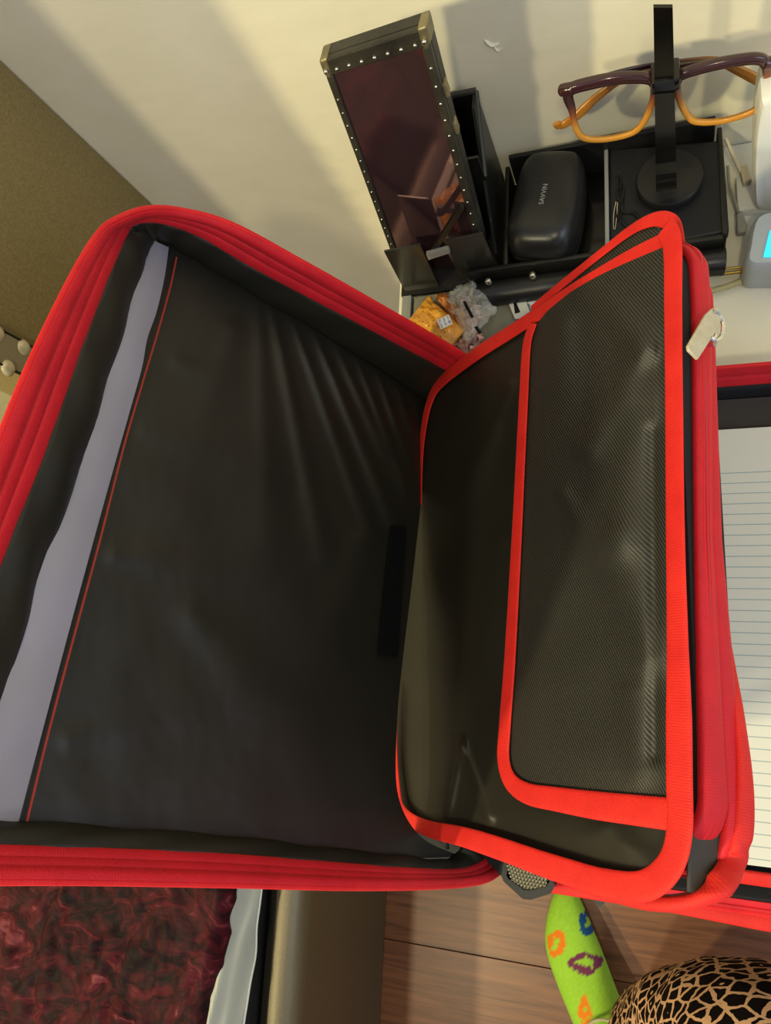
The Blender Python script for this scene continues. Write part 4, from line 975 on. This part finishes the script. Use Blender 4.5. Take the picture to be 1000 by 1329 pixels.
# folded second pair of glasses
g2 = empty('clear_eyeglasses', onz(950, 358, DZ), 'folded clear and gold eyeglasses lying on the desk below the grey gadget', 'eyeglasses')
s = MB(); s.tube([onz(u, v, .748) for u, v in catmull([(900, 352), (930, 350), (965, 347), (976, 348)], 20)], .0009, 8); s.tube([onz(u, v, .746) for u, v in catmull([(900, 357), (930, 356), (965, 352), (976, 350)], 20)], .0013, 8)
s.build('gold_arm', M['gold'], g2)
s = MB(); s.tube([onz(u, v, .745) for u, v in catmull([(890, 384), (930, 376), (955, 368), (972, 359), (976, 352)], 30)], .0022, 10); s.build('clear_rim', M['clear_acetate'], g2)
s = MB(); s.box(onz(967, 352, .7465), (.0055, .006, .006), bevel=.001); s.build('hinge', M['gold'], g2)
s = MB(); s.tube([onz(966, 351, .748), onz(984, 350, .748)], .0007, 6); s.build('screw_rod', M['chrome'], g2)

# ================================================================== PERSON (leg only is in view)
pe = empty('person', (-.05, -.45, 0), 'seated person in leopard print trousers and a lime green sock printed with lips', 'person')
def skin(name, joints, edges, mt, parent, sub=2, root=0):
    me = bpy.data.meshes.new(name); off = Vector(parent['_w']); me.from_pydata([tuple(Vector(j[:3]) - off) for j in joints], edges, [])
    o = bpy.data.objects.new(name, me); col.objects.link(o); o.parent = parent; o['_w'] = tuple(off)
    md = o.modifiers.new('skin', 'SKIN'); md.use_smooth_shade = True
    for i, j in enumerate(joints):
        sv = me.skin_vertices[0].data[i]; sv.radius = (j[3], j[4] if len(j) > 4 else j[3]); sv.use_root = (i == root)
    sb = o.modifiers.new('sub', 'SUBSURF'); sb.levels = sub; sb.render_levels = sub
    dg = bpy.context.evaluated_depsgraph_get(); m2 = bpy.data.meshes.new_from_object(o.evaluated_get(dg))
    o.modifiers.clear(); o.data = m2; m2.materials.clear(); m2.materials.append(mt); m2.polygons.foreach_set('use_smooth', [True] * len(m2.polygons)); return o
J = [(.13, -1.0, .50, .12), (.125, -.78, .50, .105), (.105, -.58, .51, .095), (.092, -.365, .52, .090), (.080, -.280, .490, .082), (.034, -.345, .375, .090), (-.010, -.415, .25, .082), (-.040, -.485, .145, .060), (-.056, -.508, .105, .052)]
tro = skin('trousers', J, [(i, i + 1) for i in range(8)], M['leopard'], pe, 4, 0)
for v in tro.data.vertices:
    w_ = v.co + Vector(pe['_w']); v.co += v.normal * (.006 * mnoise.noise(w_ * 14) + .003 * mnoise.noise(w_ * 40))
JF = [(-.150, -.318, .030, .024, .034), (-.148, -.345, .037, .030, .040), (-.143, -.385, .045, .034, .041), (-.130, -.425, .054, .038, .037), (-.112, -.465, .062, .046, .034), (-.098, -.510, .052, .044, .034), (-.094, -.535, .045, .036, .030), (-.085, -.490, .11, .040, .040), (-.070, -.500, .17, .040, .040)]
# foot built as a lofted surface along its length: cross sections (centre, half width, height)
secs = [(-.1535, -.2930, .012, .004, .012), (-.1540, -.2975, .020, .010, .024), (-.1535, -.3070, .026, .017, .036), (-.1520, -.3250, .030, .0255, .048), (-.1490, -.3480, .033, .0335, .058), (-.1430, -.3750, .036, .0390, .064), (-.1300, -.4050, .038, .0395, .072), (-.1150, -.4350, .042, .0380, .084), (-.0990, -.4650, .046, .0360, .100), (-.0860, -.4900, .046, .0340, .110), (-.0760, -.5150, .042, .0320, .085), (-.070, -.532, .034, .022, .050)]
ax = []
ks = catmull([s_ for s_ in secs], 120); G = []
dirv = np.array([.5, -1.0]) / np.linalg.norm([.42, -1.0])
for i, (x, y, zc, hw, hh) in enumerate(ks):
    dq = ks[min(i + 1, 119), :2] - ks[max(i - 1, 0), :2]; dq /= np.linalg.norm(dq); sd = np.array([-dq[1], dq[0]]); row = []
    for k in range(64):
        a = 2 * math.pi * k / 64; ca, sa = math.cos(a), math.sin(a); ww = hw * math.copysign(abs(ca) ** .85, ca); zz = .001 + hh / 2 + (hh / 2) * math.copysign(abs(sa) ** .85, sa)
        row.append((x + sd[0] * ww, y + sd[1] * ww, zz))
    row.append(row[0]); G.append(row)
s = MB(); s.grid(G); s.f.append(tuple(range(64))); s.f.append(tuple(119 * 65 + k for k in range(64)))
# ankle tube of the sock
def ellring(c, a, b3, n=64): return [(c[0] + a * math.cos(2 * math.pi * k / n), c[1] + b3 * math.sin(2 * math.pi * k / n), c[2]) for k in range(n + 1)]
G2 = [ellring((-.085 + .028 * t, -.478 - .020 * t, .055 + .11 * t), .033 - .002 * t, .036 - .003 * t) for t in np.linspace(0, 1, 60)]
s.grid(G2)
sock = s.build('sock', M['sock'], pe, autosmooth=70)
def P2(u, v, z=.075): return onz(u, v, z)[:2]
def lipm(p, cu, cv, ru, rv, ang, slit):
    """lips shape test in floor coordinates around a point given on the sock"""
    c = P2(cu, cv); e1 = unit(P2(cu + math.cos(ang) * 10, cv + math.sin(ang) * 10) - c); e2 = np.array([-e1[1], e1[0]]); k = 1.18 / F
    d = np.array([p.x, p.y]) - c; a = (d @ e1) / (ru * k); b3 = (d @ e2) / (rv * k)
    r2 = abs(a) ** 1.6 + b3 * b3 * (1 + .9 * abs(a))
    if r2 > 1: return False
    if abs(a) < slit[0] and abs(b3 - slit[2]) < slit[1] * (1 - (a / slit[0]) ** 2) ** .5: return False
    cr = mnoise.noise(Vector((a * 7, b3 * 1.5, cu)))
    return cr < .5
def sockcol(p):
    base = (.62, .82, .24); n = .04 * mnoise.noise(p * 300)
    for cu, cv, ru, rv, ang, slit, c in ((763, 1206, 14, 15, -1.0, (.5, .22, .1), (.10, .33, .55)), (719, 1229, 17, 12, -1.15, (.42, .25, 0), (.92, .50, .10)), (758, 1253, 20, 12, .05, (.5, .28, .15), (.46, .20, .34)), (806, 1279, 13, 14, -1.2, (.4, .2, 0), (.12, .36, .58)), (760, 1310, 16, 9, 1.5, (.3, .1, 0), (.93, .52, .10))):
        if lipm(p, cu, cv, ru, rv, ang, slit): return c
    return (base[0] + n, base[1] + n, base[2] + n)
paint(sock, sockcol)
s = MB(); s.tube([(-.086 + .034 * math.cos(a), -.470 + .030 * math.sin(a), .104 + .004 * math.sin(2 * a)) for a in np.linspace(math.pi * .2, math.pi * .95, 30)], .0022, 8); s.build('sock_cuff', mat('cream_knit', 'b8b08e', .9, bump=(900, .6)), pe)

for o in bpy.data.objects:
    if '_w' in o.keys(): del o['_w']
